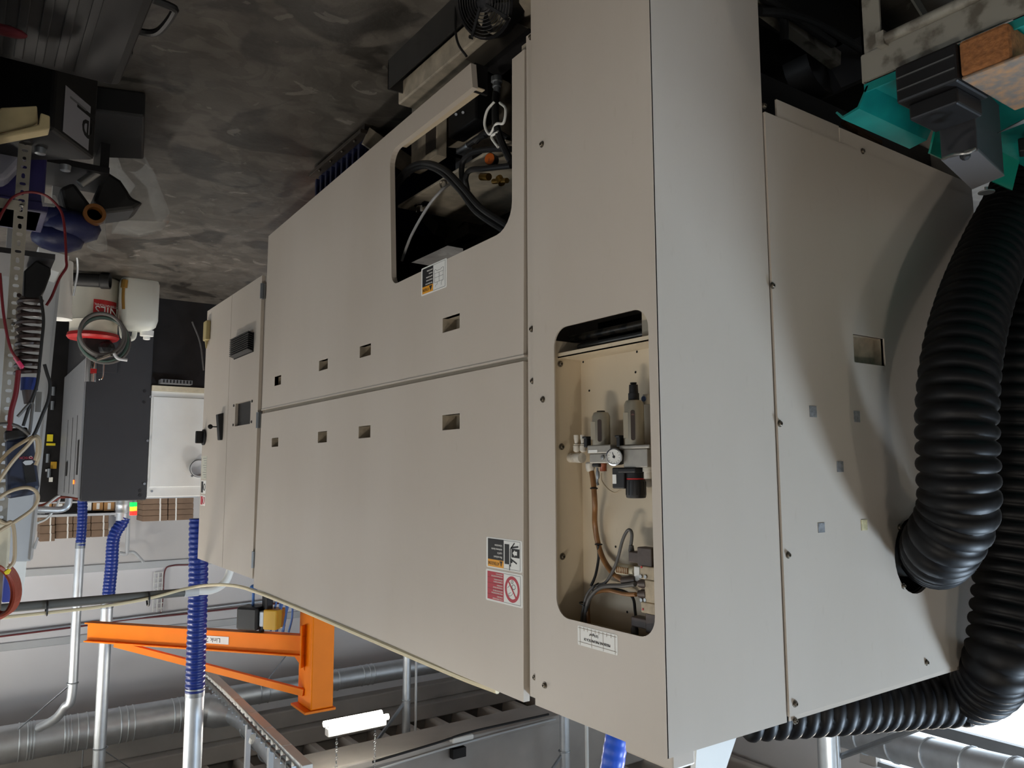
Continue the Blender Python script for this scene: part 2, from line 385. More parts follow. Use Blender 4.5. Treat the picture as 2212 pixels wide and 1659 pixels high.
# ------------------------------------------------------------------ twin-tube ceiling fittings on chains
tube_mat = mat('lit_tube', (255, 246, 226), .3, emit=38.)
def ceiling_lamp(x, y, z, L, rz, label, group=None, power=LAMP_POWER):
    t = thing('fluorescent_lamp', label, 'ceiling lamp', (x, y, z), group)
    d = Vector((math.cos(rz), math.sin(rz), 0)); n = Vector((-d.y, d.x, 0)); c = Vector((x, y, z))
    MB().beam(c - d * L / 2 + Vector((0, 0, .06)), c + d * L / 2 + Vector((0, 0, .06)), .09, .07).build('housing', MATS['white_paint'], t, bevel=.006)
    for s in (-1, 1):
        MB().cyl(c - d * L / 2 + n * .075 * s, c + d * L / 2 + n * .075 * s, .028, seg=14).build('tube', tube_mat, t, smooth=True)
        hk = c + d * L * .33 * s + Vector((0, 0, .09)); ch = MB(); k = 0; zz = hk.z
        while zz < 5.45:
            ch.torus((hk.x, hk.y, zz + .016), (1, 0, 0) if k % 2 else (0, 1, 0), .012, .0035, 8, 4); zz += .036; k += 1
        ch.build('chain', MATS['galv_dull'], t)
    ld = bpy.data.lights.new('tube_light', 'AREA'); ld.shape = 'RECTANGLE'; ld.size = L; ld.size_y = .18; ld.energy = power; ld.color = LAMP_COLOR
    lo = bpy.data.objects.new('tube_light', ld); COL.objects.link(lo); lo.parent = t; lo.location = (0, 0, -.04); lo.rotation_euler = (0, 0, rz)
    return t
lp = (PY(718, 1560, 7.5) + PY(820, 1552, 7.5)) / 2
ceiling_lamp(lp.x, lp.y, lp.z, .62, 0, 'lit twin-tube lamp on chains above the orange crane column')
for (x, y, wh_, k_) in ((1.9, .6, 'rack beside the machine', 1.65), (.4, -2.6, 'bay in front of the machine', .95), (-2.6, -3.9, 'bay beside the shadow cabinet', .4), (-5.6, 2.6, 'bay behind the machine', 1.2), (.7, 7.0, 'aisle near the grease drum', 2.2), (.9, 9.3, 'end of the aisle by the back wall', 1.2)):  # lamps out of view, added to fill the machine faces and aisle
    ceiling_lamp(x, y, 4.45, 1.2, math.pi / 2, 'added unseen twin-tube lamp on chains high over the ' + wh_, 'added fill lamps', LAMP_POWER * k_)
# ================================================================== the beige machining centre
XD = XF - .012
ZT = 2.205
mc = thing('machining_center', 'large beige machining centre with two long doors and an open pneumatic niche', 'machine', (XF - .9, 2.9, Z0))
def yzp(px, py, x=None): return yz(PX(px, py, XD if x is None else x))
# ---- shell behind the doors
MB().bx((-3.05, YS + .01, ZT - .06), (XF - .04, 4.42, ZT - .045)).build('top_panel', BEIGE, mc)
MB().bx((-3.05, YS + .01, Z0 + .01), (-3.02, 4.42, ZT - .03)).build('rear_panel', BEIGE, mc)
MB().bx((-3.02, 4.39, .22), (XF - .05, 4.42, ZT - .06)).build('end_panel', BEIGE, mc)
MB().bx((-3.02, 4.38, .22), (XF - .05, 4.389, ZT - .06)).build('end_shade', MATS['dark_void'], mc)  # near-black sheet standing in for the shade inside the shell
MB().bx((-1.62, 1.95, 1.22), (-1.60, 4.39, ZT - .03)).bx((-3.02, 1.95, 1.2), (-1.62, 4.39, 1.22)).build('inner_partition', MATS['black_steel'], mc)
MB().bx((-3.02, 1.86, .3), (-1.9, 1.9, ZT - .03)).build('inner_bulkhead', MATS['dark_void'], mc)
# ---- service panel beside the doors, with the round-cornered cut-out
ya = YS + .0; yb = PX(1153, 1000, XF).y
NY0, NY1, NZ0, NZ1 = PX(1407, 1000, XF).y, PX(1199, 1000, XF).y, PX(1300, 686, XF).z, PX(1310, 1357, XF).z
hole = onX(rrect(NY0, NY1, NZ0, NZ1, .052, 8), XF)
MB().plate(onX([(ya, -.1), (yb, -.1), (yb, ZT), (ya, ZT)], XF), [hole], (-.004, 0, 0)).build('service_panel', BEIGE, mc)
# niche behind the cut-out
ND = XF - .105; zsh = PX(1300, 752, XF).z
MB().bx((ND - .004, YS + .006, zsh - .01), (ND, NY1 + .012, NZ1 + .03)).build('niche_back', BEIGE_DIRTY, mc)
MB().bx((ND, NY1 + .008, zsh - .05), (XF - .005, NY1 + .012, NZ1 + .03)).build('niche_side', BEIGE_DIRTY, mc)
MB().bx((ND, YS + .006, zsh - .05), (XF - .006, YS + .009, NZ1 + .03)).build('niche_side', BEIGE_DIRTY, mc)
MB().bx((ND, YS + .006, NZ1 + .026), (XF - .005, NY1 + .012, NZ1 + .03)).build('niche_top', BEIGE_DIRTY, mc)
MB().bx((ND - .01, YS + .006, zsh - .004), (XF - .02, NY1 + .012, zsh)).bx((XF - .024, YS + .006, zsh - .014), (XF - .02, NY1 + .012, zsh)).build('niche_shelf', BEIGE_DIRTY, mc)
mat('oily_steel', (70, 62, 52), .4, .3, rgb2=(20, 18, 16), thr=(.45, .55), scale=30)
# dark hollow below the shelf: cover plate and greasy rods
MB().bx((XF - .082, YS + .006, NZ0 - .03), (XF - .078, NY0 + .10, zsh - .016)).build('cover_plate', BEIGE_DIRTY, mc)
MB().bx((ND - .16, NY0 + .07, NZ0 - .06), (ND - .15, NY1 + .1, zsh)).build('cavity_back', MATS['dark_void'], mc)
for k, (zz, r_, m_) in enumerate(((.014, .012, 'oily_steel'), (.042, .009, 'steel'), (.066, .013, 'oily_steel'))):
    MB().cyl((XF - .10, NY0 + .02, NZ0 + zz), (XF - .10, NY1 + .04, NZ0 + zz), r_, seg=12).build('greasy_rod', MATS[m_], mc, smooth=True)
# ---- groove and flange between doors and service panel
yg = PX(1131, 1000, XD).y
MB().bx((XF - .045, yb - .02, .2), (XF - .035, yg + .03, ZT - .005)).build('door_groove', MATS['groove_beige'], mc)
MB().bx((XF - .035, yb - .002, .2), (XF - .014, PX(1142, 1000, XF - .014).y, ZT - .012)).build('flange', BEIGE, mc)
# ---- lower door with its cut-out, open at the foot
low = [(580, 510), (565.5, 884), (1131, 770), (1133, 106), (1106, 128), (1106, 492), (846, 617), (842, 328), (1021, 188), (1017, 136)]
lo2 = [yzp(*p) for p in low]
lo3 = fillet([(p.x, p.y) for p in lo2], [0, 0, 0, 0, 0, .09, .05, .06, 0, 0], 6)
PK = []
def pocket_rect(px0, px1, py0, py1):
    a = PX(px0, (py0 + py1) / 2, XD); b = PX(px1, (py0 + py1) / 2, XD); c0 = PX((px0 + px1) / 2, py0, XD); c1 = PX((px0 + px1) / 2, py1, XD)
    return (b.y, a.y, c0.z, c1.z)
lowp = [pocket_rect(*r) for r in ((956, 993, 682, 714), (777, 801, 745, 770), (689, 708, 777, 799), (593, 607, 812, 832))]
upp = [pocket_rect(*r) for r in ((955.5, 993, 895, 928), (774.5, 800, 920, 946), (686.5, 706, 932, 956), (587, 601, 946, 965))]
def rect2(r): return [(r[0], r[2]), (r[1], r[2]), (r[1], r[3]), (r[0], r[3])]
ld_ = MB().plate(onX(lo3, XD), [onX(rect2(r), XD) for r in lowp], (-.022, 0, 0)).build('lower_door', BEIGE, mc, bevel=.0)
up = [(565, 894), (547.5, 1270), (1131, 1517), (1131, 780)]
ud_ = MB().plate(onX([yzp(*p) for p in up], XD), [onX(rect2(r), XD) for r in upp], (-.022, 0, 0)).build('upper_door', BEIGE, mc)
mat('pocket_paint', (176, 164, 144), .55, var=.22, scale=35)
def pockets(rs, door):
    for r in rs:
        m = MB(); d = .055; x1 = XD - .002
        m.bx((x1 - d, r[0] - .003, r[2] - .003), (x1 - d - .003, r[1] + .003, r[3] + .003))
        m.bx((x1, r[0] - .003, r[2] - .003), (x1 - d, r[0], r[3] + .003)); m.bx((x1, r[1], r[2] - .003), (x1 - d, r[1] + .003, r[3] + .003))
        m.bx((x1, r[0] - .003, r[3]), (x1 - d, r[1] + .003, r[3] + .003)); m.bx((x1, r[0] - .003, r[2] - .003), (x1 - d, r[1] + .003, r[2]))
        m.build('grip_pocket', MATS['pocket_paint'], door)
pockets(lowp, ld_); pockets(upp, ud_)
# folded lip where the two doors meet
pa, pb = yzp(565.5, 884), yzp(1134, 769)
MB().beam((XD - .02, pa.x, (pa.y + pb.y) / 2 + .006), (XD - .02, pb.x, (pa.y + pb.y) / 2 + .006), .004, .045).build('seam_backing', MATS['groove_beige'], mc)
MB().bx((XD - .006, pa.x, pb.y - .004), (XD + .003, pb.x, pb.y + .002)).build('door_lip', BEIGE, ld_)
# inner channel of the free end of the door foot
e0, e1 = PX(1017, 136, XD - .01), PX(1021, 188, XD - .01)
MB().bx((XD - .02, e0.y - .01, e0.z), (XD - .075, e0.y + .002, e1.z + .01)).build('foot_bracket', MATS['black_steel'], ld_)
p0, p1 = yzp(842, 325), yzp(1021, 188)
MB().bx((XD - .022, p1.x, p1.y - .006), (XD - .05, p0.x - .05, p1.y - .002)).build('foot_flange', BEIGE_DIRTY, ld_)
# ---- short side: corner panel and side cover
xs = PY(1642, 240, YS).x; xs2 = PY(1702, 1500, YS).x; xsm = (xs + xs2) / 2
MB().bx((XF - .0005, YS, -.1), (xsm, YS + .004, ZT)).build('corner_panel', BEIGE, mc)
zc0 = PY(1643, 240, YS).z; zc1 = PY(1712, 1545, YS).z; XE = -3.02
PC = PY(1973, 1199, YS); PR = .118
ports = [Vector((PC.x + PR * math.cos(2 * math.pi * k / 28), PC.z + PR * math.sin(2 * math.pi * k / 28))) for k in range(28)]
sp0, sp1 = PY(1841, 756, YS), PY(1908, 760, YS); sq0, sq1 = PY(1875, 727, YS), PY(1875, 787, YS)
spk = (sp1.x, sp0.x, sq0.z, sq1.z)
YC = YS - .005
sc_ = MB().plate(onY([(xsm - .006, zc0), (XE, zc0), (XE, zc1), (xsm - .006, zc1)], YC), [onY(ports, YC), onY(rect2(spk), YC)], (0, .012, 0)).build('side_cover', BEIGE, mc)
MB().bx((xsm - .003, YS + .004, zc0 - .01), (xsm - .012, YS + .012, ZT)).build('seam_gap', MATS['dark_void'], mc)
MB().bx((xsm - .012, YS + .001, zc1 + .003), (XE, YS + .012, ZT)).build('upper_strip', BEIGE, mc)
m = MB(); d = .03
m.bx((spk[0] - .002, YS + d, spk[2] - .002), (spk[1] + .002, YS + d + .002, spk[3] + .002))
m.bx((spk[0] - .002, YS, spk[2] - .002), (spk[0], YS + d, spk[3] + .002)).bx((spk[1], YS, spk[2] - .002), (spk[1] + .002, YS + d, spk[3] + .002))
m.bx((spk[0], YS, spk[3]), (spk[1], YS + d, spk[3] + .002)).bx((spk[0], YS, spk[2] - .002), (spk[1], YS + d, spk[2]))
m.build('grip_pocket', MATS['pocket_paint'], sc_)
# foot strip of the side cover and what hangs below
za = PY(1680, 222, YS).z
MB().bx((PY(1677, 240, YS).x, YS - .002, zc0 - .055), (PY(1812, 300, YS).x, YS + .004, zc0 - .001)).build('foot_strip', BEIGE, mc)
MB().bx((PY(1812, 300, YS).x, YS - .004, zc0 - .05), (XE, YS + .002, zc0 + .03)).build('foot_strip', BEIGE, mc)
# ---- extraction socket in the side cover
so = MB(); so.lathe((PC.x, YS + .14, PC.z), (0, -1, 0), [(0, .112), (.0, .116), (.13, .116), (.13, .112)], 28, cap=False)
so.build('socket_ring', MATS['black_steel'], mc, smooth=True)
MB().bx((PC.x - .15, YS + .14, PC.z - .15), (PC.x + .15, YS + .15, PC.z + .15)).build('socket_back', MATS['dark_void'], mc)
MB().lathe((PC.x - .01, YS + .08, PC.z - .01), (-.15, -1, -.1), [(0, .085), (.17, .085), (.17, .081), (0, .081)], 28, cap=False).build('duct_spigot', MATS['steel'], mc, smooth=True)
# ---- bolts
_b = MB(); _b.lathe((0, 0, 0), (1, 0, 0), [(0, .0095), (.0015, .0095), (.0016, .0065), (.006, .0062), (.0072, .005), (.0072, .003), (.003, .0025)], 12)
bolt = _b.build('bolt', MATS['bolt_zinc'], mc, smooth=True); b0 = PX(1171, 312, XF); bolt.location = b0 - org(mc)
_mesh_fix = bolt.data
for v in _mesh_fix.vertices: v.co += org(mc)
RS = (0, 0, -math.pi / 2)
for p in ((1173, 863), (1177, 1480)): inst(bolt, mc, PX(*p, XF))
for p in ((1147, 80), (1149, 711), (1151, 823), (1156, 1463)): inst(bolt, mc, PX(*p, XF - .013))
for p in ((1210, 786), (1213, 965), (1215, 1202)): inst(bolt, mc, Vector((PY(*p, NY1 + .008).x, NY1 + .008, PY(*p, NY1 + .008).z)), RS)
for p in ((1650, 229), (1717, 1557)): inst(bolt, mc, PY(*p, YS if p[1] < 300 else YS), RS)
for p in ((1668, 617), (1684, 915), (1702, 1199), (1717, 1520), (2001, 1431), (1863, 327), (1942, 1139), (1951, 1266), (2011, 1256)): inst(bolt, mc, PY(*p, YC), RS)
# screw holes in the niche back
_h = MB().cyl((0, 0, 0), (.0008, 0, 0), .0032, seg=10); hb = _h.build('screw_hole', MATS['dark_void'], mc)
for v in hb.data.vertices: v.co += org(mc)
hb.location = PX(1260, 782, ND) - org(mc)
for p in ((1376, 760), (1373, 804), (1273, 844), (1330, 1181), (1355, 1322)): inst(hb, mc, PX(*p, ND + .0004))
# grey tape left where a plate was stuck on
mat('tape_residue', (128, 130, 132), .6, var=.35, scale=90); mat('tape_residue_yellow', (190, 180, 140), .6, var=.3, scale=60)
for (px, py, w_, h_, mm) in ((1756, 889, 15, 24, 0), (1850.5, 900, 13, 24, 0), (1814.5, 1008, 14, 23, 0), (1774, 1140, 14, 21, 0), (1866.5, 1134, 13, 23, 1)):
    a, b = PY(px - w_ / 2, py, YC), PY(px + w_ / 2, py, YC); z0, z1 = PY(px, py - h_ / 2, YC).z, PY(px, py + h_ / 2, YC).z
    MB().bx((a.x, YC - .0012, z0), (b.x, YC, z1)).build('tape_patch', MATS['tape_residue_yellow' if mm else 'tape_residue'], mc)
# ================================================================== stickers on the doors
W_, K_, A_, R_ = MATS['print_white'], MATS['print_black'], MATS['print_amber'], MATS['print_red']
class Sticker:
    """printed sheet on the long side: u to the right, v up, in 0..1"""
    def __init__(s, x, y0, y1, z0, z1, r=.006):
        s.x, s.y0, s.y1, s.z0, s.z1 = x, y0, y1, z0, z1
        s.o = MB().prism(onX(rrect(y0, y1, z0, z1, r, 4), x), (.0008, 0, 0)).build('warning_label', W_, mc); s.k = 0
    def P(s, u, v, e=0): return Vector((s.x + .0009 + e, s.y0 + (s.y1 - s.y0) * u, s.z0 + (s.z1 - s.z0) * v))
    def poly(s, uv, m, e=0., name='print'): return MB().prism([s.P(u, v, e) for u, v in uv], (.0003, 0, 0)).build(name, m, s.o)
    def rect(s, u0, v0, u1, v1, m, e=0.): return s.poly([(u0, v0), (u1, v0), (u1, v1), (u0, v1)], m, e)
    def txt(s, t, u, v, h, m, sx=1., e=.0004, align='CENTER'): return text(s.o, t, s.P(u, v, e), h * (s.z1 - s.z0), m, align=align, sx=sx)
    def line(s, pts, wd, m, e=.0004):
        b = MB()
        for p, q in zip(pts, pts[1:]): b.beam(s.P(*p, e), s.P(*q, e), wd, .0004, up=(1, 0, 0))
        return b.build('print', m, s.o)
def sbox(px0, px1, pyc, pxc, py0, py1): return PX(px1, pyc, XD).y, PX(px0, pyc, XD).y, PX(pxc, py0, XD).z, PX(pxc, py1, XD).z
# crushing hazard
s = Sticker(XD, *sbox(1051, 1128.5, 1197, 1090, 1164, 1231))
s.rect(.5, .04, .95, .72, K_); s.rect(.5, .72, .95, .96, A_)
for v in (.05, .955): s.line([(.06, v), (.5, v)], .0006, K_)
s.line([(.055, .05), (.055, .955)], .0006, K_)
s.poly([(.53, .745), (.61, .745), (.57, .93)], K_, .0004); s.txt('!', .57, .80, .12, A_, e=.0008)
s.txt('ATTENZIONE', .785, .84, .15, K_, .72)
for i, t in enumerate(('Non avvicinarsi', 'a parti in', 'movimento durante', 'la lavorazione')): s.txt(t, .54, .62 - i * .125, .11, W_, .72, align='LEFT')
s.rect(.345, .16, .47, .80, K_, .0002); s.rect(.07, .28, .28, .56, K_, .0002)
s.poly([(.13, .36), (.13, .48), (.19, .48), (.19, .52), (.25, .42), (.19, .32), (.19, .36)], W_, .0006)
s.line([(.31, .86), (.31, .30), (.20, .10)], .004, K_); s.line([(.30, .26), (.10, .20)], .005, K_); s.line([(.30, .62), (.14, .74)], .0045, K_)
s.poly([(.29 + .035 * math.cos(k * .7), .70 + .045 * math.sin(k * .7)) for k in range(9)], K_, .0004); s.line([(.335, .98), (.335, .80)], .003, K_)
# do not repair moving parts
s = Sticker(XD, *sbox(1050, 1129.5, 1268, 1090, 1235, 1305))
s.rect(.5, .06, .95, .94, R_)
for i, (a, b) in enumerate((('DO NOT REPAIR OR ADJUST', 'MOVING PARTS'), ('REPARATUREN BEI BEWEGUNG', 'DER MASCHINE VERBOTEN'), ('NE PAS REPARER PENDANT', 'LE MOUVEMENT'), ('NO REPARAR NI AJUSTAR', 'PIEZAS EN MOVIMIENTO'), ('NON RIPARARE NE REGISTRARE', 'ORGANI IN MOTO'))):
    v = .89 - i * .176
    s.txt(a, .525, v, .062, W_, .72, align='LEFT'); s.txt(b, .525, v - .075, .062, W_, .72, align='LEFT')
    if i: s.line([(.5, v + .06), (.95, v + .06)], .0006, K_)
for v in (.06, .94): s.line([(.055, v), (.5, v)], .0006, K_)
s.line([(.055, .06), (.055, .94)], .0006, K_)
cx, cv = .27, .5
ring = MB(); c3 = s.P(cx, cv, .0002); RR = .017 * (s.y1 - s.y0) / .11
ring.plate([c3 + Vector((0, math.cos(k * math.pi / 18) * .195 * (s.y1 - s.y0), math.sin(k * math.pi / 18) * .40 * (s.z1 - s.z0))) for k in range(36)], [[c3 + Vector((0, math.cos(k * math.pi / 18) * .145 * (s.y1 - s.y0), math.sin(k * math.pi / 18) * .30 * (s.z1 - s.z0))) for k in range(36)]], (.0003, 0, 0)); ring.build('print', R_, s.o)
s.line([(.16, .76), (.38, .24)], .005, R_, .0006)
def gear(cu, cv_, r, n): return s.line([(cu + r * (1.25 if k % 2 else 1) * math.cos(k * math.pi / n), cv_ + 1.6 * r * (1.25 if k % 2 else 1) * math.sin(k * math.pi / n)) for k in range(2 * n + 1)], .0012, K_)
gear(.23, .42, .04, 8); gear(.27, .27, .025, 6)
s.line([(.30, .60), (.36, .64), (.36, .72), (.30, .70), (.24, .60)], .001, K_); s.line([(.31, .33), (.36, .43), (.39, .47)], .0012, K_)
# chip-guard warning under the cut-out
s = Sticker(XD, *sbox(910.5, 965.5, 600, 938, 569, 630))
s.rect(.52, .05, .95, .70, K_); s.rect(.52, .70, .95, .95, A_); s.poly([(.55, .73), (.67, .73), (.61, .92)], K_, .0004); s.txt('ATTENZIONE', .81, .82, .15, K_, .5)
for i, t in enumerate(('Non avvicinare le mani', 'agli organi meccanici', 'quando le protezioni', 'sono aperte', 'pericolo di schiacc.')): s.txt(t, .545, .64 - i * .115, .085, W_, .62, align='LEFT')
s.line([(.06, .05), (.52, .05)], .0008, K_); s.line([(.06, .95), (.52, .95)], .0008, K_); s.line([(.055, .05), (.055, .95)], .0008, K_)
for b in ([(.12, .62), (.12, .74), (.20, .74), (.22, .70), (.38, .70), (.42, .76), (.47, .74), (.47, .62), (.12, .62)], [(.13, .62), (.13, .30), (.46, .30), (.46, .62)], [(.29, .62), (.29, .30)], [(.13, .47), (.46, .47)], [(.16, .30), (.20, .22), (.20, .14)], [(.36, .30), (.36, .22), (.42, .20), (.42, .14)]): s.line([(u, 1 - v) for u, v in b], .0008, K_)
# pressure plate under the niche
s = Sticker(XF, PX(1334.5, 1385, XF).y, PX(1248.5, 1385, XF).y, PX(1291, 1361, XF).z, PX(1291, 1404, XF).z, .004)
s.txt('PRESSIONE PNEUMATICA DI', .5, .62, .19, K_, .85); s.txt('5.0 Kg/cm\u00b2', .58, .33, .19, K_, .85)
mat('cracked_film', (120, 96, 60), .6)
for v in (.12, .84): s.line([(.02, v), (.98, v - .02)], .0007, MATS['cracked_film'])
for k in range(10): s.line([(.06 + k * .097, .03), (.06 + k * .097 + random.uniform(-.01, .01), .22 if k % 3 else .97)], .0006, MATS['cracked_film'])

# ================================================================== electrical cabinet beyond the doors
CX = XF - .012; cy0, cym, cy1 = 4.475, PX(490, 950, CX).y, PX(437, 950, CX).y
cz0, cz1 = PX(520, 625, CX).z, PX(485, 1228, CX).z
ec = thing('electrical_cabinet', 'beige electrical cabinet with louvred vent, black latch and empty square opening', 'cabinet', (CX - .3, 5.0, cz0))
MB().bx((CX - .02, cy0 - .03, cz0), (-2.1, cy1, cz1)).build('body', BEIGE, ec)
wr = (PX(541, 890, CX).y, PX(508, 890, CX).y, PX(525, 868, CX).z, PX(525, 918, CX).z)
d1 = MB().plate(onX(rect2((cy0, cym - .003, cz0, cz1)), CX), [onX(rect2(wr), CX)], (-.018, 0, 0)).build('door', BEIGE, ec)
d2 = MB().bx((CX, cym + .003, cz0), (CX - .018, cy1, cz1)).build('door', BEIGE, ec)
MB().bx((CX - .0185, wr[0] - .01, wr[2] - .01), (CX - .0195, wr[1] + .01, wr[3] + .01)).build('opening_back', MATS['black_steel'], d1)
for yy in (wr[0] - .03, wr[1] + .03):
    for zz in (wr[2] + .01, wr[3] - .01): MB().cyl((CX - .001, yy, zz), (CX + .004, yy, zz), .008, seg=8).build('screw', MATS['black_steel'], d1)
va, vb = PX(548, 750, CX).y, PX(507, 750, CX).y; vz0, vz1 = PX(528, 728, CX).z, PX(528, 768, CX).z
vent = MB().bx((CX, va, vz0), (CX + .004, vb, vz1)).build('vent', MATS['dark_void'], d1)
for k in range(9):
    z = vz0 + (vz1 - vz0) * (k + .5) / 9
    MB().prism([(CX + .004, va + .004, z - .006), (CX + .034, va + .004, z - .014), (CX + .036, va + .004, z - .010), (CX + .004, va + .004, z + .002)], (0, vb - va - .012, 0)).build('slat', MATS['black_plastic'], vent)
hz0, hz1 = PX(478, 893, CX).z, PX(478, 951, CX).z; hy = PX(479, 925, CX).y
lt = MB().prism([(CX, hy - .03, hz0), (CX + .035, hy - .03, hz0 + .01), (CX + .018, hy - .03, hz1), (CX, hy - .03, hz1)], (0, .055, 0)).build('latch', MATS['black_plastic'], d2, bevel=.004)
MB().cyl((CX + .03, hy, hz0 + .09), (CX + .06, hy, hz0 + .09), .004).ball((CX + .072, hy, hz0 + .09), .016, (1, .5, 1)).build('key', MATS['black_steel'], d2)
ky = PX(439, 945, CX); sw = MB().lathe((CX, cy1 - .06, ky.z), (1, 0, 0), [(0, .055), (.012, .055), (.014, .05)], 24).build('switch_base', MATS['black_plastic'], d2, smooth=True)
MB().box((CX + .035, cy1 - .06, ky.z), (.05, .026, .085)).build('switch_knob', MATS['black_plastic'], d2, bevel=.006)
lz = PX(457, 712, CX); MB().bx((CX, cy1 - .11, lz.z - .07), (CX + .03, cy1 - .02, lz.z + .07)).build('junction_cover', mat('aged_ivory', (168, 152, 104), .5), d2, bevel=.008)
MB().cyl((CX + .014, cy1 - .065, lz.z + .07), (CX + .014, cy1 - .065, lz.z + .125), .012, .004).build('cable_gland', MATS['aged_ivory'], d2)
for p in ((571, 627), (557, 908), (543, 1207)):
    q = PX(*p, CX - .002); MB().cyl((CX + .002, cy0 - .016, q.z - .045), (CX + .002, cy0 - .016, q.z + .045), .011, seg=12).bx((CX - .014, cy0 - .03, q.z - .045), (CX - .004, cy0 + .01, q.z + .045)).build('hinge', MATS['galv_dull'], d1)
def cabinet_label(py0, py1, cols):
    a, b = PX(440, py0, CX).z, PX(440, py1, CX).z; o = MB().bx((CX, cy1 - .14, a), (CX + .001, cy1 - .03, b)).build('label', W_, d2)
    return o
z0, z1 = PX(442, 985, CX).z, PX(442, 1035, CX).z
MB().bx((CX, cy1 - .15, z0), (CX + .001, cy1 - .02, z1)).build('rating_label', mat('faded_label', (196, 196, 182), .5), d2)
for k in range(9): MB().bx((CX + .001, cy1 - .14, z0 + .015 + k * .016), (CX + .0014, cy1 - .05 - .02 * (k % 3), z0 + .018 + k * .016)).build('print', MATS['grey_plastic'], d2)
for (a, b, m_) in ((1038, 1066, K_), (1070, 1092, R_)):
    z0, z1 = PX(437, a, CX).z, PX(437, b, CX).z
    MB().bx((CX, cy1 - .15, z0), (CX + .001, cy1 - .02, z1)).build('warning_label', W_, d2)
    MB().bx((CX + .001, cy1 - .08, z0 + .006), (CX + .0014, cy1 - .026, z1 - .006)).build('print', m_, d2)
    MB().torus((CX + .0012, cy1 - .115, (z0 + z1) / 2), (1, 0, 0), .022, .003, 16, 4).build('print', m_, d2)
MB().beam((XF - .05, 4.42, .3), (XF - .05, 4.42, ZT - .04), .05, .02).build('hinge_post', MATS['groove_beige'], mc)
# ================================================================== pneumatic gear in the niche
XN = XF - .052
def Q(px, py, x=XN): return PX(px, py, x)
mat('bowl_champagne', (176, 170, 154), .32, .55); mat('cast_alu', (164, 160, 152), .45, .5, var=.08, scale=40); mat('fitting_white', (206, 200, 188), .45, var=.12, scale=60)
mat('gauge_face', (226, 226, 222), .3); mat('solenoid_brown', (74, 62, 56), .5, var=.25, scale=40); mat('valve_body', (178, 162, 136), .5, var=.2, scale=40); mat('amber_bowl', (140, 70, 40), .3)
au = thing('air_treatment_unit', 'pneumatic filter and lubricator with metal bowls, dial gauge and black knob in the niche', 'air filter', Q(1335, 985))
UZ = Vector((0, 0, 1))
# wide filter bowl with black drain, and the slimmer lubricator bowl
def bowl(cx, tip, top, r, y_slot0, y_slot1, drain):
    b, t = Q(cx, tip), Q(cx, top); L = t.z - b.z
    o = MB().lathe(b, UZ, [(0, r * .55), (.002, r * .8), (.012, r), (L, r)], 24).build('filter_bowl', MATS['bowl_champagne'], au, smooth=True)
    s0, s1 = Q(cx, y_slot0), Q(cx, y_slot1); d = Vector((.78, -.62, 0)); side = Vector((.62, .78, 0)); c = Vector((b.x, b.y, 0)) + d * (r - .0005)
    pts = [c + side * u + UZ * v for u, v in rrect(-.0055, .0055, s0.z, s1.z, .005, 4)]
    MB().prism(pts, d * .0014).build('sight_slot', MATS['smoked'], o)
    if drain: MB().prism([p.lerp(sum(pts, Vector()) / len(pts), .25) for p in pts if p.z < (s0.z + s1.z) / 2 + .02] , d * .0018).build('float_tube', mat('slot_red', (96, 66, 60), .3), o)
    lp_ = c + side * .017 - d * .004
    MB().prism([lp_ + side * u + UZ * v for u, v in ((-.007, s0.z + .006), (.008, s0.z + .006), (.008, s1.z - .006), (-.007, s1.z - .006))], d * .0008).build('scale_label', mat('bowl_label', (160, 154, 138), .5), o)
    if drain:
        MB().lathe(b - UZ * .045, UZ, [(0, .0085), (.003, .009), (.004, .006), (.006, .0115), (.028, .0125), (.028, .0145), (.044, .0145), (.046, .013)], 12).build('drain_plug', MATS['black_plastic'], o, smooth=True)
    else: MB().cyl(b - UZ * .003, b + UZ * .002, r * .45).build('drain_plug', MATS['black_plastic'], o)
    k = Q(cx - 22, (y_slot1 + top) / 2 - 2); MB().box(k + Vector((.012, 0, 0)), (.016, .013, .026)).box(k + Vector((.014, 0, -.014)), (.02, .017, .006)).build('bowl_latch', MATS['black_plastic'], o, bevel=.002)
    return o
bowl(1369, 864, 961, .0255, 887, 952, True)
bowl(1298, 890, 962, .0245, 907, 955, False)
def blk(name, pxa, pya, pxb, pyb, dx, m, x=XN, b=.003, par=None, wy=None):
    """block seen between two pixel corners, dx deep"""
    a, c = Q(pxa, (pya + pyb) / 2, x + dx / 2), Q(pxb, (pya + pyb) / 2, x + dx / 2); z0, z1 = Q((pxa + pxb) / 2, pya, x).z, Q((pxa + pxb) / 2, pyb, x).z
    y0, y1 = sorted((a.y, c.y))
    return MB().bx((x - dx / 2, y0, z0), (x + dx / 2, y1, z1)).build(name, m, par or au, bevel=b)
blk('lubricator_head', 1268, 962, 1318, 980, .052, MATS['cast_alu'])
blk('lubricator_body', 1273, 980, 1316, 1001, .044, MATS['cast_alu'])
blk('name_plate', 1271, 972, 1290, 978, .001, MATS['print_white'], XN + .0268, 0)
blk('regulator_head', 1337, 962, 1402, 970, .056, MATS['cast_alu'])
blk('regulator_body', 1346, 970, 1398, 1010, .048, MATS['cast_alu'])
blk('spacer', 1315, 975, 1347, 1000, .034, MATS['cast_alu'])
MB().lathe(Q(1303, 988, XN + .022), (1, 0, 0), [(0, .006), (.004, .006), (.0045, .003)], 14).build('port_plug', MATS['steel'], au, smooth=True)
g = Q(1327.5, 987, XF - .012); gx = Vector((.93, -.36, 0))
ga = MB().lathe(g - gx * .034, gx, [(0, .020), (.03, .0215), (.034, .0215)], 28).build('pressure_gauge', MATS['black_plastic'], au, smooth=True)
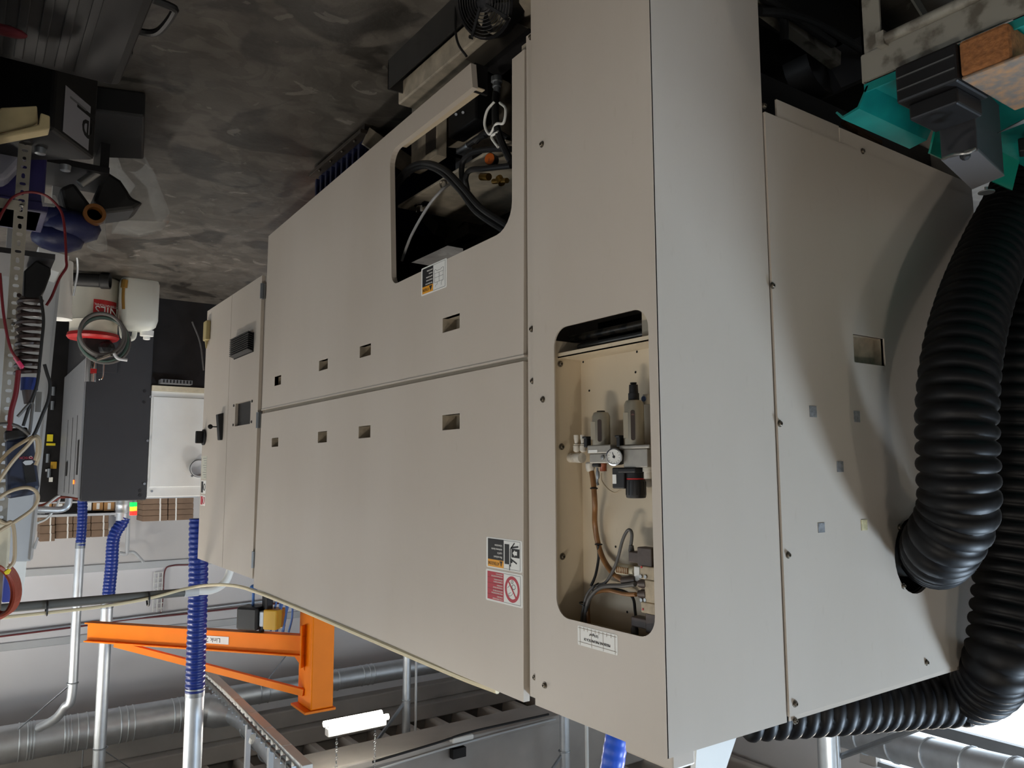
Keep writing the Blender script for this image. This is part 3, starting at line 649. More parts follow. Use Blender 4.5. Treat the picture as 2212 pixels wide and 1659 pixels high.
MB().lathe(g - gx * .001, gx, [(0, .0222), (.006, .0225), (.0065, .0195), (.003, .0195)], 32, cap=False).build('bezel', MATS['chrome'], ga, smooth=True)
MB().cyl(g + gx * .001, g + gx * .0032, .0196, seg=28).build('dial', MATS['gauge_face'], ga)
gs = Vector((.36, .93, 0)); tk = MB()
for k in range(11):
    a = math.radians(-135 + 27 * k); d = gs * math.sin(a) + UZ * math.cos(a); tk.beam(g + gx * .0034 + d * .0135, g + gx * .0034 + d * .017, .0008, .0003, up=gx)
tk.build('dial_marks', K_, ga)
MB().beam(g + gx * .0038 - (gs * .2 - UZ) * .004, g + gx * .0038 + (gs * .35 - UZ) * .012, .0014, .0004, up=gx).cyl(g + gx * .003, g + gx * .0055, .0032, seg=10).build('needle', K_, ga)
b0_ = Q(1372, 1010); MB().bx(b0_ + Vector((-.03, -.03, 0)), b0_ + Vector((.03, .034, .014))).build('regulator_bonnet', MATS['black_plastic'], au, bevel=.004)
kb = Q(1373, 1022); kn = MB()
for k in range(1):
    kn.lathe(kb, UZ, [(0, .024), (.012, .0245), (.0125, .0225), (.017, .0225), (.0175, .0248), (.058, .0255), (.062, .024), (.063, .02)], 26)
kno = kn.build('regulator_knob', MATS['black_plastic'], au, smooth=True)
MB().lathe(kb + UZ * .0128, UZ, [(0, .0236), (.0035, .0236)], 26).build('red_ring', MATS['red'], kno, smooth=True)
for k in range(14):
    a = 2 * math.pi * k / 14; MB().box(kb + Vector((.0252 * math.cos(a), .0252 * math.sin(a), .038)), (.0016, .004, .034), rz=a).build('grip_rib', MATS['black_plastic'], kno)
blk('pressure_switch', 1322, 1010, 1348, 1055, .03, MATS['black_plastic'], XN + .012)
blk('switch_label', 1323, 1025, 1331, 1045, .001, MATS['print_white'], XN + .0278, 0)
el = MB().tube([Q(1396, 985), Q(1402, 984), Q(1402, 995), Q(1401, 1004)], .0115, 12).lathe(Q(1400, 1003), UZ, [(0, .014), (.018, .014), (.019, .011), (.026, .0115), (.036, .0115)], 16)
el.build('outlet_elbow', MATS['fitting_white'], au, smooth=True)
MB().lathe(Q(1230, 989, XN - .01), Q(1272, 989) - Q(1230, 989, XN - .01), [(0, .011), (.002, .0135), (.018, .0135), (.0185, .0125), (.020, .0135), (.038, .0135), (.0385, .0125), (.040, .014), (.064, .014)], 18).build('inlet_manifold', MATS['fitting_white'], au, smooth=True)
for px in (1245.5, 1259.5):
    MB().lathe(Q(px, 977), -UZ, [(0, .004), (.004, .009), (.018, .0095), (.019, .006), (.022, .0095), (.023, .005), (.034, .0065), (.038, .0075), (.048, .0075)], 12).build('push_fitting', MATS['fitting_white'], au, smooth=True)
MB().lathe(Q(1275, 998), UZ, [(0, .010), (.004, .013), (.016, .0125), (.022, .011), (.026, .009)], 16).build('hose_nut', MATS['fitting_white'], au, smooth=True)
MB().lathe(Q(1303, 1000), UZ, [(0, .010), (.006, .010), (.007, .0095), (.022, .0095)], 14).build('sight_dome', MATS['amber_bowl'], au, smooth=True)
blk('selector', 1278, 1001, 1292, 1009, .016, MATS['black_plastic'], XN + .012)
MB().tube([Q(1290, 1010), Q(1291, 1025), Q(1290, 1040), Q(1292, 1048)], .0035, 8).lathe(Q(1291, 1018), UZ, [(0, .005), (.012, .006), (.02, .004)], 10).build('bleed_valve', MATS['galv_dull'], au, smooth=True)
MB().tube([Q(1299, 1022), Q(1300, 1038), Q(1312, 1055), Q(1327, 1064), Q(1338, 1060), Q(1342, 1054)], .0018, 6).build('signal_wire', MATS['cable_beige'], au, smooth=True)
bf = Q(1397, 862, ND + .012); MB().lathe(bf - UZ * .012, UZ, [(0, .010), (.026, .010)], 12).build('blue_button_body', MATS['fitting_white'], au, smooth=True); MB().cyl(bf + Vector((.009, 0, 0)), bf + Vector((.013, 0, 0)), .007, seg=12).build('blue_button', mat('button_blue', (70, 96, 150), .4), au)
# brown air line from the unit up to the valve
ah = thing('air_hose', 'stained brown plastic air hose rising from the filter unit to the valve block', 'hose', Q(1280, 1022))
MB().tube([Q(1278, 1018), Q(1282, 1045), Q(1285, 1090), Q(1285, 1130, XN - .02), Q(1291, 1170, XN - .03), Q(1302, 1205, XN - .03), Q(1322, 1236, XN - .02), Q(1346, 1254, XN - .01)], .0075, 12).build('hose', MATS['hose_brown'], ah, smooth=True)
for p in ((1283, 1055), (1293, 1176)):
    q = Q(*p, XN - (.0 if p[1] < 1100 else .03)); MB().torus(q, (.1, -.1, 1), .0088, .0022, 14, 6).build('cable_tie', MATS['black_plastic'], ah, smooth=True)
# solenoid valve block
sv = thing('solenoid_valve', 'beige solenoid valve block with brown coils and grey cables at the niche top', 'valve', Q(1395, 1270))
XV = XN + .004
blk('coil', 1376, 1181, 1407, 1222, .03, MATS['solenoid_brown'], XV, .003, sv); blk('coil_plug', 1357, 1190, 1380, 1214, .028, MATS['solenoid_brown'], XV, .003, sv)
MB().lathe(Q(1363.5, 1178, XV), UZ, [(0, .006), (.012, .008), (.014, .008), (.02, .007)], 12).build('cable_gland', MATS['cable_grey'], sv, smooth=True)
blk('pilot_block', 1382, 1221, 1413, 1250, .036, MATS['valve_body'], XV, .003, sv); blk('valve_spool_body', 1392, 1250, 1416, 1298, .042, MATS['valve_body'], XV, .003, sv)
blk('pilot_block', 1384, 1298, 1415, 1322, .036, MATS['valve_body'], XV, .003, sv); blk('coil', 1394, 1322, 1417, 1366, .03, MATS['solenoid_brown'], XV, .003, sv)
blk('coil_plug', 1363, 1331, 1396, 1353, .028, MATS['solenoid_brown'], XV, .003, sv); MB().lathe(Q(1371, 1353, XV), UZ, [(0, .008), (.008, .01), (.02, .01), (.03, .0075)], 12).build('cable_gland', MATS['cable_grey'], sv, smooth=True)
for py in (1261, 1283):
    MB().lathe(Q(1400, py, XV + .012), Q(1370, py, XV + .006) - Q(1400, py, XV + .012), [(0, .0115), (.022, .0115), (.023, .0095), (.032, .0095)], 14).build('tube_fitting', MATS['solenoid_brown'], sv, smooth=True)
for (px, py) in ((1386, 1245), (1396, 1246), (1387, 1296), (1395, 1296)):
    MB().cyl(Q(px, py, XV + .018), Q(px, py, XV + .018) + Vector((.004, 0, 0)), .0045, seg=10).build('screw', MATS['steel'], sv)
for (px, py) in ((1386, 1225), (1389, 1316)): MB().cyl(Q(px, py, XV + .0185), Q(px, py, XV + .0185) + Vector((.001, 0, 0)), .003, seg=8).build('red_dot', MATS['red'], sv)
sl = MB(); a, b = Q(1334, 1228, XN - .02), Q(1372, 1234, XN - .02); ax = (b - a); sl.lathe(a, ax, [(0, .008), (.003, .0145), (ax.length * .78, .0145), (ax.length * .8, .011), (ax.length, .011)], 18)
so_ = sl.build('silencer', MATS['cream_plastic'], sv, smooth=True)
for k in range(7):
    q = a.lerp(b, .14 + k * .1); MB().beam(q + Vector((.0135, -.003, -.008)), q + Vector((.0145, -.003, .008)), .0028, .003, up=(1, 0, 0)).build('slot', MATS['hose_brown'], so_)
blk('silencer_nut', 1369, 1222, 1381, 1254, .026, MATS['print_white'], XN - .018, .002, sv)
MB().cyl(Q(1346, 1254, XN - .01), Q(1375, 1252, XN - .01), .0105, seg=14).build('hose_nut', MATS['solenoid_brown'], sv, smooth=True)
def cable(pts, r, m, par, name='cable'): return MB().tube(pts, r, 8, 10).build(name, m, par, smooth=True)
cable([Q(1363, 1178, XV), Q(1365, 1155, XV), Q(1361, 1145, XV), Q(1354, 1148, XV), Q(1344, 1170, XV), Q(1330, 1220, XN), Q(1308, 1258, XN - .01), Q(1284, 1266, XN), Q(1268, 1285, XN), Q(1260, 1315, XN), Q(1256, 1345, XN)], .0042, MATS['cable_grey'], sv)
cable([Q(1372, 1262, XV + .008), Q(1345, 1265, XN), Q(1300, 1268, XN), Q(1275, 1290, XN + .006), Q(1266, 1320, XN + .004), Q(1264, 1350, XN)], .0058, MATS['cable_grey'], sv)
cable([Q(1374, 1284, XV + .008), Q(1350, 1283, XN), Q(1310, 1275, XN - .006), Q(1280, 1284, XN - .004), Q(1270, 1310, XN), Q(1272, 1350, XN)], .0056, MATS['hose_brown'], sv)
cable([Q(1292, 1178, XN - .025), Q(1293, 1205, XN - .03), Q(1287, 1240, XN - .02), Q(1277, 1266, XN - .01)], .0038, MATS['black_rubber'], sv)
cable([Q(1375, 1350, XV), Q(1372, 1320, XN - .02), Q(1366, 1290, XN - .03), Q(1340, 1275, XN - .03), Q(1300, 1272, XN - .02)], .0038, MATS['black_rubber'], sv)
MB().torus(Q(1287, 1268, XN), (.3, .8, -.6), .0125, .002, 14, 6).torus(Q(1262, 1305, XN), (.1, .3, 1), .013, .002, 14, 6).build('cable_tie', MATS['black_plastic'], sv)
# ================================================================== behind the foot of the lower door
mat('motor_white', (176, 166, 148), .5, var=.25, scale=18); mat('grime', (58, 50, 42), .6, var=.3, scale=12)
hu = thing('hydraulic_unit', 'grimy cream hydraulic power unit with pump motor, amber gauge and black hoses', 'hydraulic unit', (-1.75, 2.25, Z0))
XH = -1.62; mat('sheet_black', (52, 51, 50), .45, .3, var=.15)
def H(px, py, x=XH): return PX(px, py, x)
def hblk(name, a, b, dx, m, x=XH, bev=.003, par=None):
    p, q = H(*a, x), H(*b, x); y0, y1 = sorted((p.y, q.y)); z0, z1 = sorted((p.z, q.z))
    return MB().bx((x - dx, y0, z0), (x, y1, z1)).build(name, m, par or hu, bevel=bev)
# tank under it, top plate, filler cap
tz = PX(960, 395, -1.55).z; ty0, ty1 = PX(1085, 395, -1.55).y, PX(868, 395, -1.55).y
MB().bx((-1.98, ty0 - .05, tz - .012), (-1.53, ty1, tz)).build('tank_top', MATS['motor_white'], hu, bevel=.003)
MB().bx((-2.2, ty0 - .03, Z0), (-1.9, ty1 - .04, tz - .012)).build('tank', MATS['grime'], hu)
fc = H(911, 380, -1.60); MB().lathe((fc.x, fc.y, tz), UZ, [(0, .032), (.006, .032), (.01, .024), (.038, .024), (.044, .019), (.046, .0)], 20).build('filler_cap', MATS['chrome'], hu, smooth=True)
MB().box((fc.x, fc.y - .03, tz + .004), (.03, .05, .006)).build('cap_flange', MATS['black_steel'], hu)
# pump motor, mounting post and terminal box
mo0, mo1 = H(982, 330, -1.72), H(982, 240, -1.72)
MB().lathe((mo0.x, mo0.y, mo1.z - .12), UZ, [(0, .07), (.01, .085), (.25, .085), (.262, .075), (.27, .04)], 26).build('motor', MATS['motor_white'], hu, smooth=True)
hblk('post', (890, 155), (943, 335), .05, MATS['motor_white'], -1.56)
hblk('post_recess', (920, 240), (941, 320), .002, MATS['grime'], -1.558, 0)
for p in ((917, 171), (886, 199)): MB().ball(H(*p, -1.556), .008).build('bolt_head', MATS['bolt_zinc'], hu)
hblk('terminal_box', (968, 195), (1028, 258), .08, MATS['black_plastic'], -1.60, .008)
for p in ((985, 247), (1000, 243)): MB().cyl(H(*p, -1.6), H(*p, -1.59), .006, seg=8).build('terminal', MATS['galv_dull'], hu)
# right hand housing of the unit
MB().lathe(H(1060, 250, -1.78), UZ, [(-.12, .10), (.12, .10), (.14, .08)], 26).build('pump_housing', MATS['motor_white'], hu, smooth=True)
# unions and hoses
MB().lathe(H(1073, 165, -1.52), UZ, [(0, .018), (.004, .021), (.022, .021), (.024, .014), (.036, .014), (.037, .0165), (.042, .0165), (.043, .012), (.07, .012)], 14).build('hose_union', MATS['galv_dull'], hu, smooth=True)
hose = lambda pts, r, m='black_rubber', n='hydraulic_hose': MB().tube(pts, r, 10, 10).build(n, MATS[m], hu, smooth=True)
hose([H(1072, 200, -1.52), H(1070, 230, -1.50), H(1072, 270, -1.49), H(1085, 310, -1.49), H(1104, 350, -1.50)], .013)
hose([H(1028, 305, -1.54), H(1045, 290, -1.53), H(1070, 285, -1.53), H(1098, 300, -1.55)], .012)
MB().cyl(H(990, 328, -1.54), H(1010, 315, -1.54), .009, .011, 12).cyl(H(1010, 315, -1.54), H(1012, 313, -1.54), .013, seg=12).build('hose_union', MATS['galv_dull'], hu, smooth=True)
hose([H(1010, 314, -1.54), H(1030, 300, -1.535), H(1050, 292, -1.53)], .011)
hose([H(1010, 420, -1.52), H(998, 385, -1.5), H(1000, 350, -1.5), H(1020, 330, -1.5), H(1060, 322, -1.52), H(1104, 322, -1.54)], .011)
hose([H(1010, 412, -1.52), H(1006, 385, -1.5), H(1016, 368, -1.5), H(1050, 364, -1.5), H(1104, 358, -1.52)], .0105)
hose([H(843, 440, -1.50), H(850, 405, -1.46), H(880, 366, -1.44), H(918, 352, -1.44), H(960, 366, -1.44), H(1000, 405, -1.44), H(1040, 450, -1.44), H(1104, 492, -1.44)], .0115)
hose([H(846, 445, -1.52), H(856, 405, -1.47), H(884, 372, -1.45), H(918, 359, -1.45), H(955, 374, -1.45), H(994, 412, -1.45), H(1032, 460, -1.45), H(1100, 505, -1.45)], .0115)
MB().tube([H(990, 388, -1.6), H(968, 400, -1.5), H(950, 415, -1.46), H(922, 450, -1.44), H(888, 510, -1.44), H(868, 563, -1.45)], .006, 8).build('grey_tube', mat('tube_grey', (150, 150, 150), .4), hu, smooth=True)
MB().torus(H(958, 398, -1.5), (1, -.3, .2), .016, .004, 18, 6).build('lifting_eye', MATS['bolt_zinc'], hu, smooth=True)
MB().tube([H(1068, 220, -1.49), H(1052, 240, -1.48), H(1047, 270, -1.48), H(1058, 290, -1.48), H(1072, 268, -1.48), H(1088, 265, -1.48), H(1092, 235, -1.48), H(1080, 222, -1.49)], .005, 8).build('white_cable', MATS['white_plastic'], hu, smooth=True)
MB().tube([H(1076, 285, -1.48), H(1062, 296, -1.48), H(1076, 318, -1.48)], .005, 8).build('white_cable', MATS['white_plastic'], hu, smooth=True)
gq = H(1058, 343, -1.52); gax = Vector((.9, -.42, .1)).normalized()
gg = MB().lathe(gq - gax * .03, gax, [(0, .021), (.03, .0225)], 24).build('oil_gauge', MATS['black_plastic'], hu, smooth=True)
MB().cyl(gq, gq + gax * .002, .0205, seg=24).build('amber_dial', mat('amber_dial', (176, 84, 24), .4), gg); MB().beam(gq + gax * .0025 + Vector((0, 0, -.01)), gq + gax * .0025 + Vector((0, .004, .012)), .002, .0006, up=gax).build('needle', K_, gg)
for (a, b, r_) in (((1066, 392), (1095, 390), .010), ((1078, 384), (1084, 396), .014), ((1040, 382), (1056, 382), .014)): MB().cyl(H(*a, -1.56), H(*b, -1.56), r_, seg=12).build('brass_fitting', MATS['brass'], hu, smooth=True)
# braces of the casting deeper inside
MB().beam(H(850, 380, -1.9), H(960, 500, -1.9), .09, .06).beam(H(1090, 400, -1.95), H(1000, 480, -1.95), .08, .08).build('casting_brace', MATS['grime'], mc)
hblk('casting_wall', (1000, 400), (1100, 505), .05, MATS['grime'], -2.0, .004, mc)
hblk('casting_rib', (960, 430), (1012, 505), .12, MATS['grime'], -1.92, .004, mc)
# ---- machine base beams at the door foot
def zline(px, py, z): return PZ(px, py, z)
q0, q1 = PX(860, 205, -1.46), PX(1010, 95, -1.46)
MB().bx((-1.60, 1.80, q0.z - .05), (-1.46, q0.y, q0.z + .045)).build('base_beam', MATS['motor_white'], mc, bevel=.006)
ta, tb = PZ(832, 196, Z0 + .14), PZ(832, 146, Z0 + .02)
dt = thing('drip_tray', 'flat black sheet-steel drip tray lying under the machine base beam', 'tray', (tb.x - .3, 2.0, Z0))
MB().bx((tb.x - .5, 1.4, Z0), (tb.x, ta.y, Z0 + .01)).build('tray_floor', MATS['sheet_black'], dt)
MB().bx((tb.x - .006, 1.4, Z0 + .01), (tb.x, ta.y, Z0 + .13)).bx((tb.x - .5, ta.y - .006, Z0 + .01), (tb.x, ta.y, Z0 + .13)).build('tray_rim', MATS['sheet_black'], dt)
# ---- axial fan on its black bracket under the service panel
FC = PX(1046, 4, -1.38); FR = .118
fa = thing('cooling_fan', 'black axial fan with wire guard under the service panel', 'fan', (FC.x, FC.y, FC.z - FR))
fx = Vector((.85, -.22, .45)).normalized()
t1 = fx.cross(UZ).normalized(); t2 = fx.cross(t1)
MB().lathe(FC - fx * .08, fx, [(0, FR), (.08, FR + .004), (.08, FR - .006), (0, FR - .006)], 30, cap=False).build('shroud', MATS['black_steel'], fa, smooth=True)
for k in range(8): MB().torus(FC + fx * (.012 - .0006 * k), fx, .032 + k * .0115, .0018, 36, 5).build('guard_ring', MATS['black_steel'], fa, smooth=True)
for k in range(4):
    a = math.pi / 4 + k * math.pi / 2; d = t1 * math.cos(a) + t2 * math.sin(a); MB().beam(FC + fx * .016 + d * .02, FC + fx * .010 + d * (FR + .012), .010, .004, up=fx).build('guard_arm', MATS['black_plastic'], fa)
    MB().cyl(FC + fx * .012 + d * (FR + .004), FC + fx * .022 + d * (FR + .004), .007, seg=8).build('screw', MATS['chrome'], fa)
MB().lathe(FC - fx * .03, fx, [(0, .034), (.03, .034), (.034, .028)], 22).build('hub', MATS['charcoal'], fa, smooth=True)
for k in range(5):
    a = k * 2 * math.pi / 5; d = t1 * math.cos(a) + t2 * math.sin(a); e = t1 * math.cos(a + .75) + t2 * math.sin(a + .75); f = t1 * math.cos(a + .2) + t2 * math.sin(a + .2); g2 = t1 * math.cos(a + .9) + t2 * math.sin(a + .9)
    MB().prism([FC - fx * .03 + d * .033, FC - fx * .028 + f * .10, FC - fx * .01 + g2 * .10, FC - fx * .008 + e * .033], fx * .002).build('blade', MATS['black_plastic'], fa)
br = [PX(1006, 128, -1.50), PX(1104, 44, -1.50), PX(1140, 62, -1.47), PX(1040, 147, -1.47)]
MB().prism(br, (-.01, 0, -.004)).build('bracket_plate', mat('sheet_dark', (62, 58, 54), .4, .5, var=.2), fa)
MB().prism([br[2], br[3], br[3] + Vector((-.08, 0, .012)), br[2] + Vector((-.08, 0, .012))], (-.004, 0, -.004)).build('bracket_rail', MATS['black_steel'], fa)
MB().tube([PX(985, -5, -1.40), PX(984, 60, -1.38), PX(990, 95, -1.38), PX(1008, 122, -1.40)], .0045, 8).build('fan_cable', MATS['black_rubber'], fa, smooth=True)
# ---- blue ribbed tank further along under the doors
bl0, bl1, bl2 = PZ(668, 380, Z0 + .06), PZ(762, 285, Z0 + .06), PZ(832, 332, Z0 + .06)
xa = bl0.x
bt = thing('coolant_tank', 'dark blue ribbed coolant tank half hidden under the long doors', 'tank', (xa - .28, (bl0.y + bl1.y) / 2, Z0))
mat('blue_enamel', (28, 34, 66), .45, var=.2)
MB().bx((xa - .6, bl1.y - .02, Z0 + .04), (xa, bl0.y + .02, Z0 + .06)).build('base_flange', MATS['grime'], bt, bevel=.002)
MB().bx((xa - .58, bl1.y + .02, Z0 + .06), (xa - .05, bl0.y - .02, Z0 + .52)).build('body', MATS['blue_enamel'], bt)
n = 9
for k in range(n):
    y = bl1.y + .05 + (bl0.y - bl1.y - .1) * k / (n - 1); MB().bx((xa - .05, y - .012, Z0 + .09), (xa - .02, y + .012, Z0 + .5)).build('rib', MATS['blue_enamel'], bt, bevel=.004)
for k in range(4): MB().ball((xa - .012, bl1.y + .08 + .16 * k, Z0 + .067), .008).build('bolt_head', MATS['bolt_zinc'], bt)
for xx in (xa - .06, xa - .54):
    for yy in (bl1.y + .03, bl0.y - .03): MB().bx((xx - .03, yy - .03, Z0), (xx + .03, yy + .03, Z0 + .04)).build('foot', MATS['grime'], bt)
MB().beam((xa - .03, bl1.y - .015, Z0 + .07), (xa - .3, bl1.y - .015, Z0 + .18), .012, .1, up=(0, 0, 1)).build('end_bracket', MATS['motor_white'], bt)
# levelling feet of the machine
for (x, y) in ((-1.75, 1.95), (-1.9, 4.2), (-2.8, 2.0), (-2.8, 4.1)): MB().lathe((x, y, Z0), UZ, [(0, .09), (.02, .09), (.03, .03), (.44, .03)], 16).build('levelling_foot', MATS['grime'], mc)
# ================================================================== two black extraction hoses at the short side
h1 = thing('extraction_hose', 'black ribbed extraction hose leaving the round socket in the side cover', 'hose', (PC.x - .3, 1.1, Z0))
A = lambda px, py, y: PY(px, py, y)
p_ = [Vector((PC.x - .015, YS - .06, PC.z - .005)), A(2035, 1175, 1.16), A(2068, 1105, 1.09), A(2068, 1000, 1.07), A(2066, 880, 1.07), A(2078, 760, 1.08), A(2108, 640, 1.10), A(2152, 530, 1.12), A(2205, 420, 1.13), A(2260, 280, 1.12)]
p_.append(Vector((-3.1, 1.0, .25)))
MB().corr(p_, .099, .044, .075, 28).build('ribbed_duct', MATS['black_hose'], h1, smooth=True, ang=180)
MB().lathe((PC.x - .005, YS - .02, PC.z), (-.25, -1, -.12), [(0, .088), (.05, .092), (.055, .086)], 28).build('clamp_band', MATS['black_rubber'], h1, smooth=True)
h2 = thing('extraction_hose', 'black ribbed extraction hose curving up and over the machine top', 'hose', (-2.9, 1.1, Z0))
p_ = [Vector((-3.5, 1.02, .55)), Vector((-3.3, 1.16, .6)), A(2245, 560, 1.14), A(2198, 760, 1.15), A(2190, 1000, 1.16), A(2184, 1200, 1.17), A(2172, 1340, 1.18), A(2160, 1425, 1.195), A(2132, 1478, 1.28), A(2080, 1500, 1.39), A(2000, 1504, 1.46), A(1900, 1510, 1.53), A(1800, 1517, 1.59), A(1700, 1523, 1.66), A(1600, 1530, 1.74)]
MB().corr(p_, .098, .044, .075, 28).build('ribbed_duct', MATS['black_hose'], h2, smooth=True, ang=180)
# ================================================================== steel stand with the teal tray
TZ = .6
c0 = PZ(1866, 183, TZ); TX1, TY1 = c0.x, c0.y + .0
TX0, TY0 = TX1 - 1.15, TY1 - .85
st = thing('tray_stand', 'scuffed grey angle-iron stand carrying the teal tray', 'stand', ((TX0 + TX1) / 2, (TY0 + TY1) / 2, Z0))
mat('scuffed_grey', (128, 124, 114), .55, rgb2=(86, 80, 70), thr=(.52, .62), scale=14)
pw = .05
for (x, y, sx, sy) in ((TX1, TY1, -1, -1), (TX0, TY1, 1, -1), (TX1, TY0, -1, 1), (TX0, TY0, 1, 1)):
    MB().bx((x, y, Z0), (x + sx * .006, y + sy * pw, TZ - .01)).bx((x, y, Z0), (x + sx * pw, y + sy * .006, TZ - .01)).build('leg', MATS['scuffed_grey'], st)
for (a, b) in (((TX1, TY1, 0), (TX1, TY0, 0)), ((TX0, TY1, 0), (TX0, TY0, 0))):
    MB().bx((a[0] - .004, a[1], TZ - .075), (b[0] + .004, b[1], TZ - .005)).build('rail', MATS['scuffed_grey'], st)
for y in (TY1, TY0): MB().bx((TX1, y - .004, TZ - .075), (TX0, y + .004, TZ - .005)).build('rail', MATS['scuffed_grey'], st)
MB().cyl((TX1 + .012, TY1 - .055, TZ - .085), (TX1 + .012, TY0, TZ - .085), .013, seg=14).build('push_bar', MATS['scuffed_grey'], st, smooth=True)
MB().box((TX1 + .01, TY1 - .06, TZ - .085), (.03, .02, .035)).build('bar_socket', MATS['scuffed_grey'], st)
MB().beam((TX1 - .01, TY1 - .02, .16), (TX1 - .5, TY1 - .02, .45), .03, .006, up=(0, 1, 0)).build('brace', MATS['scuffed_grey'], st)
MB().bx((TX1 - .03, TY0 + .03, .18), (TX0 + .03, TY1 - .06, .2)).build('lower_shelf', MATS['charcoal'], st)
# tray
ty = thing('coolant_tray', 'glossy teal plastic tray with turned-out lip on the angle-iron stand', 'tray', ((TX0 + TX1) / 2, (TY0 + TY1) / 2, TZ))
th = .065
MB().bx((TX0, TY0, TZ), (TX1, TY1, TZ + .006)).build('tray_floor', MATS['teal_tray'], ty)
MB().bx((TX1 - .006, TY0, TZ + .006), (TX1, TY1, TZ + .02)).bx((TX0, TY0, TZ + .006), (TX0 + .006, TY1, TZ + th)).bx((TX0, TY0, TZ + .006), (TX1, TY0 + .006, TZ + th)).build('tray_wall', MATS['teal_tray'], ty)
zz = TZ + .006
MB().prism([(TX1, TY1 - .006, zz), (TX1, TY1 + .02, TZ + .05), (TX1, TY1 + .06, TZ + .058), (TX1, TY1 + .075, TZ + .04), (TX1, TY1 + .08, TZ + .042), (TX1, TY1 + .064, TZ + .064), (TX1, TY1 + .016, TZ + .056), (TX1, TY1 - .012, zz)], (-.33, 0, 0)).build('spout_lip', MATS['teal_tray'], ty)
MB().prism([(TX1 - .34, TY1 - .006, zz), (TX1 - .34, TY1 + .02, TZ + .09), (TX1 - .34, TY1 + .014, TZ + .092), (TX1 - .34, TY1 - .012, zz)], (-.5, 0, 0)).build('tray_wall', mat('teal_glass', (20, 130, 110), .15, coat=.4), ty)
# things lying in the tray
TT = TZ + .0065
mat('cork', (140, 90, 50), .9, var=.3, scale=70, bump=.5, bscale=70); mat('mottled', (104, 96, 88), .85, rgb2=(150, 112, 76), thr=(.42, .72), scale=40, bump=.4, bscale=50)
def slab(name, pts, z, h, m, label, cat, bev=.006):
    o = MB().prism([Vector((PZ(a, b, z + h).x, PZ(a, b, z + h).y, z)) for a, b in pts], (0, 0, h)).build(name, m, bevel=bev); return tag(o, label, cat)
ka, kb_ = PZ(2068, 90, TT), PZ(2196, 57, TT); kh = PX(2077, 172, ka.x).z - TT; kd = ka.x - PZ(2122, 262, TT + kh).x
fb = thing('foam_block', 'crumbly block with orange-brown front and mottled grey top in the teal tray', 'block', (ka.x - kd / 2, (ka.y + kb_.y) / 2, TT))
MB().bx((ka.x - kd, kb_.y, TT), (ka.x, ka.y, TT + kh - .006)).build('block_body', MATS['cork'], fb, bevel=.010)
MB().bx((ka.x - kd - .004, kb_.y - .03, TT + kh - .007), (ka.x - .002, ka.y - .002, TT + kh)).build('mottled_top', MATS['mottled'], fb, bevel=.003)
slab('steel_flat', [(1942, 168), (1962, 156), (2090, 206), (2078, 224)], TT, .02, MATS['white_paint'], 'pale flat bar laid slantwise in the teal tray', 'bar', .002)
# black fixture and steel box
bxz = TT
fx_ = thing('clamping_fixture', 'black machined clamping fixture with slots standing in the tray', 'fixture', (-1.825, .84, TT))
q = Vector((-1.825, .84, 0)); MB().box((q.x, q.y, TT + .045), (.15, .14, .09)).build('base_block', MATS['black_steel'], fx_, bevel=.006)
MB().box((q.x - .01, q.y, TT + .11), (.12, .11, .04)).build('upper_block', MATS['black_steel'], fx_, bevel=.005)
for k in range(2): MB().box((q.x + .076, q.y, TT + .03 + .03 * k), (.003, .13, .003)).build('slot_edge', MATS['steel'], fx_)
sb = thing('steel_box', 'dark steel box with a spring clip on its top-lit painted lid in the tray', 'box', PZ(2100, 380, .62))
bz = .80; bp = [PZ(2033, 346, bz), PZ(2100, 409, bz), PZ(2170, 380, bz), PZ(2112, 326, bz)]
MB().prism([Vector((v.x, v.y, TT)) for v in bp], (0, 0, bz - TT - .004)).build('case', MATS['charcoal'], sb, bevel=.004)
MB().prism([Vector((v.x, v.y, bz - .004)) for v in bp], (0, 0, .004)).build('lid', mat('lid_lit', (112, 110, 112), .4, .3), sb)  # paler tone puts light from above into the colour of the top
MB().tube([PZ(2038, 343, bz + .01), PZ(2060, 334, bz + .025), PZ(2090, 330, bz + .03), PZ(2105, 322, bz + .02), PZ(2085, 328, bz + .014)], .004, 8).build('spring_clip', MATS['steel'], sb, smooth=True)
MB().ball(PZ(2085, 336, bz + .02), .012).build('clip_knob', MATS['black_plastic'], sb)
MB().lathe(PZ(2130, 404, bz + .003), UZ, [(0, .004), (.012, .004), (.013, .02), (.016, .02)], 18).build('wing_screw', MATS['steel'], sb, smooth=True)
rk = MB().beam(PZ(2200, 320, TT + .05), PZ(2300, 300, TT + .05), .05, .04).build('slotted_rack', MATS['black_steel'], bevel=.004); tag(rk, 'black slotted steel bar at the near edge of the tray', 'bar')
ru = MB().prism([PZ(2152, 288, TT + .09), PZ(2290, 215, TT + .09), PZ(2290, 235, TT + .09)], (0, 0, .002)).build('steel_rule', MATS['steel']); tag(ru, 'thin bright steel rules fanned out over the tray', 'ruler')
# ================================================================== unseen cabinet at the hose ends, added to cast the diagonal shadow
me_ = thing('shadow_cabinet', 'unseen tall grey cabinet added to cast the diagonal shadow', 'shadow caster', (-3.45, .55, Z0))
MB().bx((-3.95, .10, Z0 + .1), (-3.07, 1.02, 2.74)).build('casing', MATS['grey_paint'], me_, bevel=.01)
MB().bx((-3.9, .15, Z0), (-3.12, .97, Z0 + .1)).build('plinth', MATS['black_steel'], me_)
MB().bx((-3.6, .092, .6), (-3.2, .10, 2.3)).build('front_panel', MATS['light_grey'], me_)
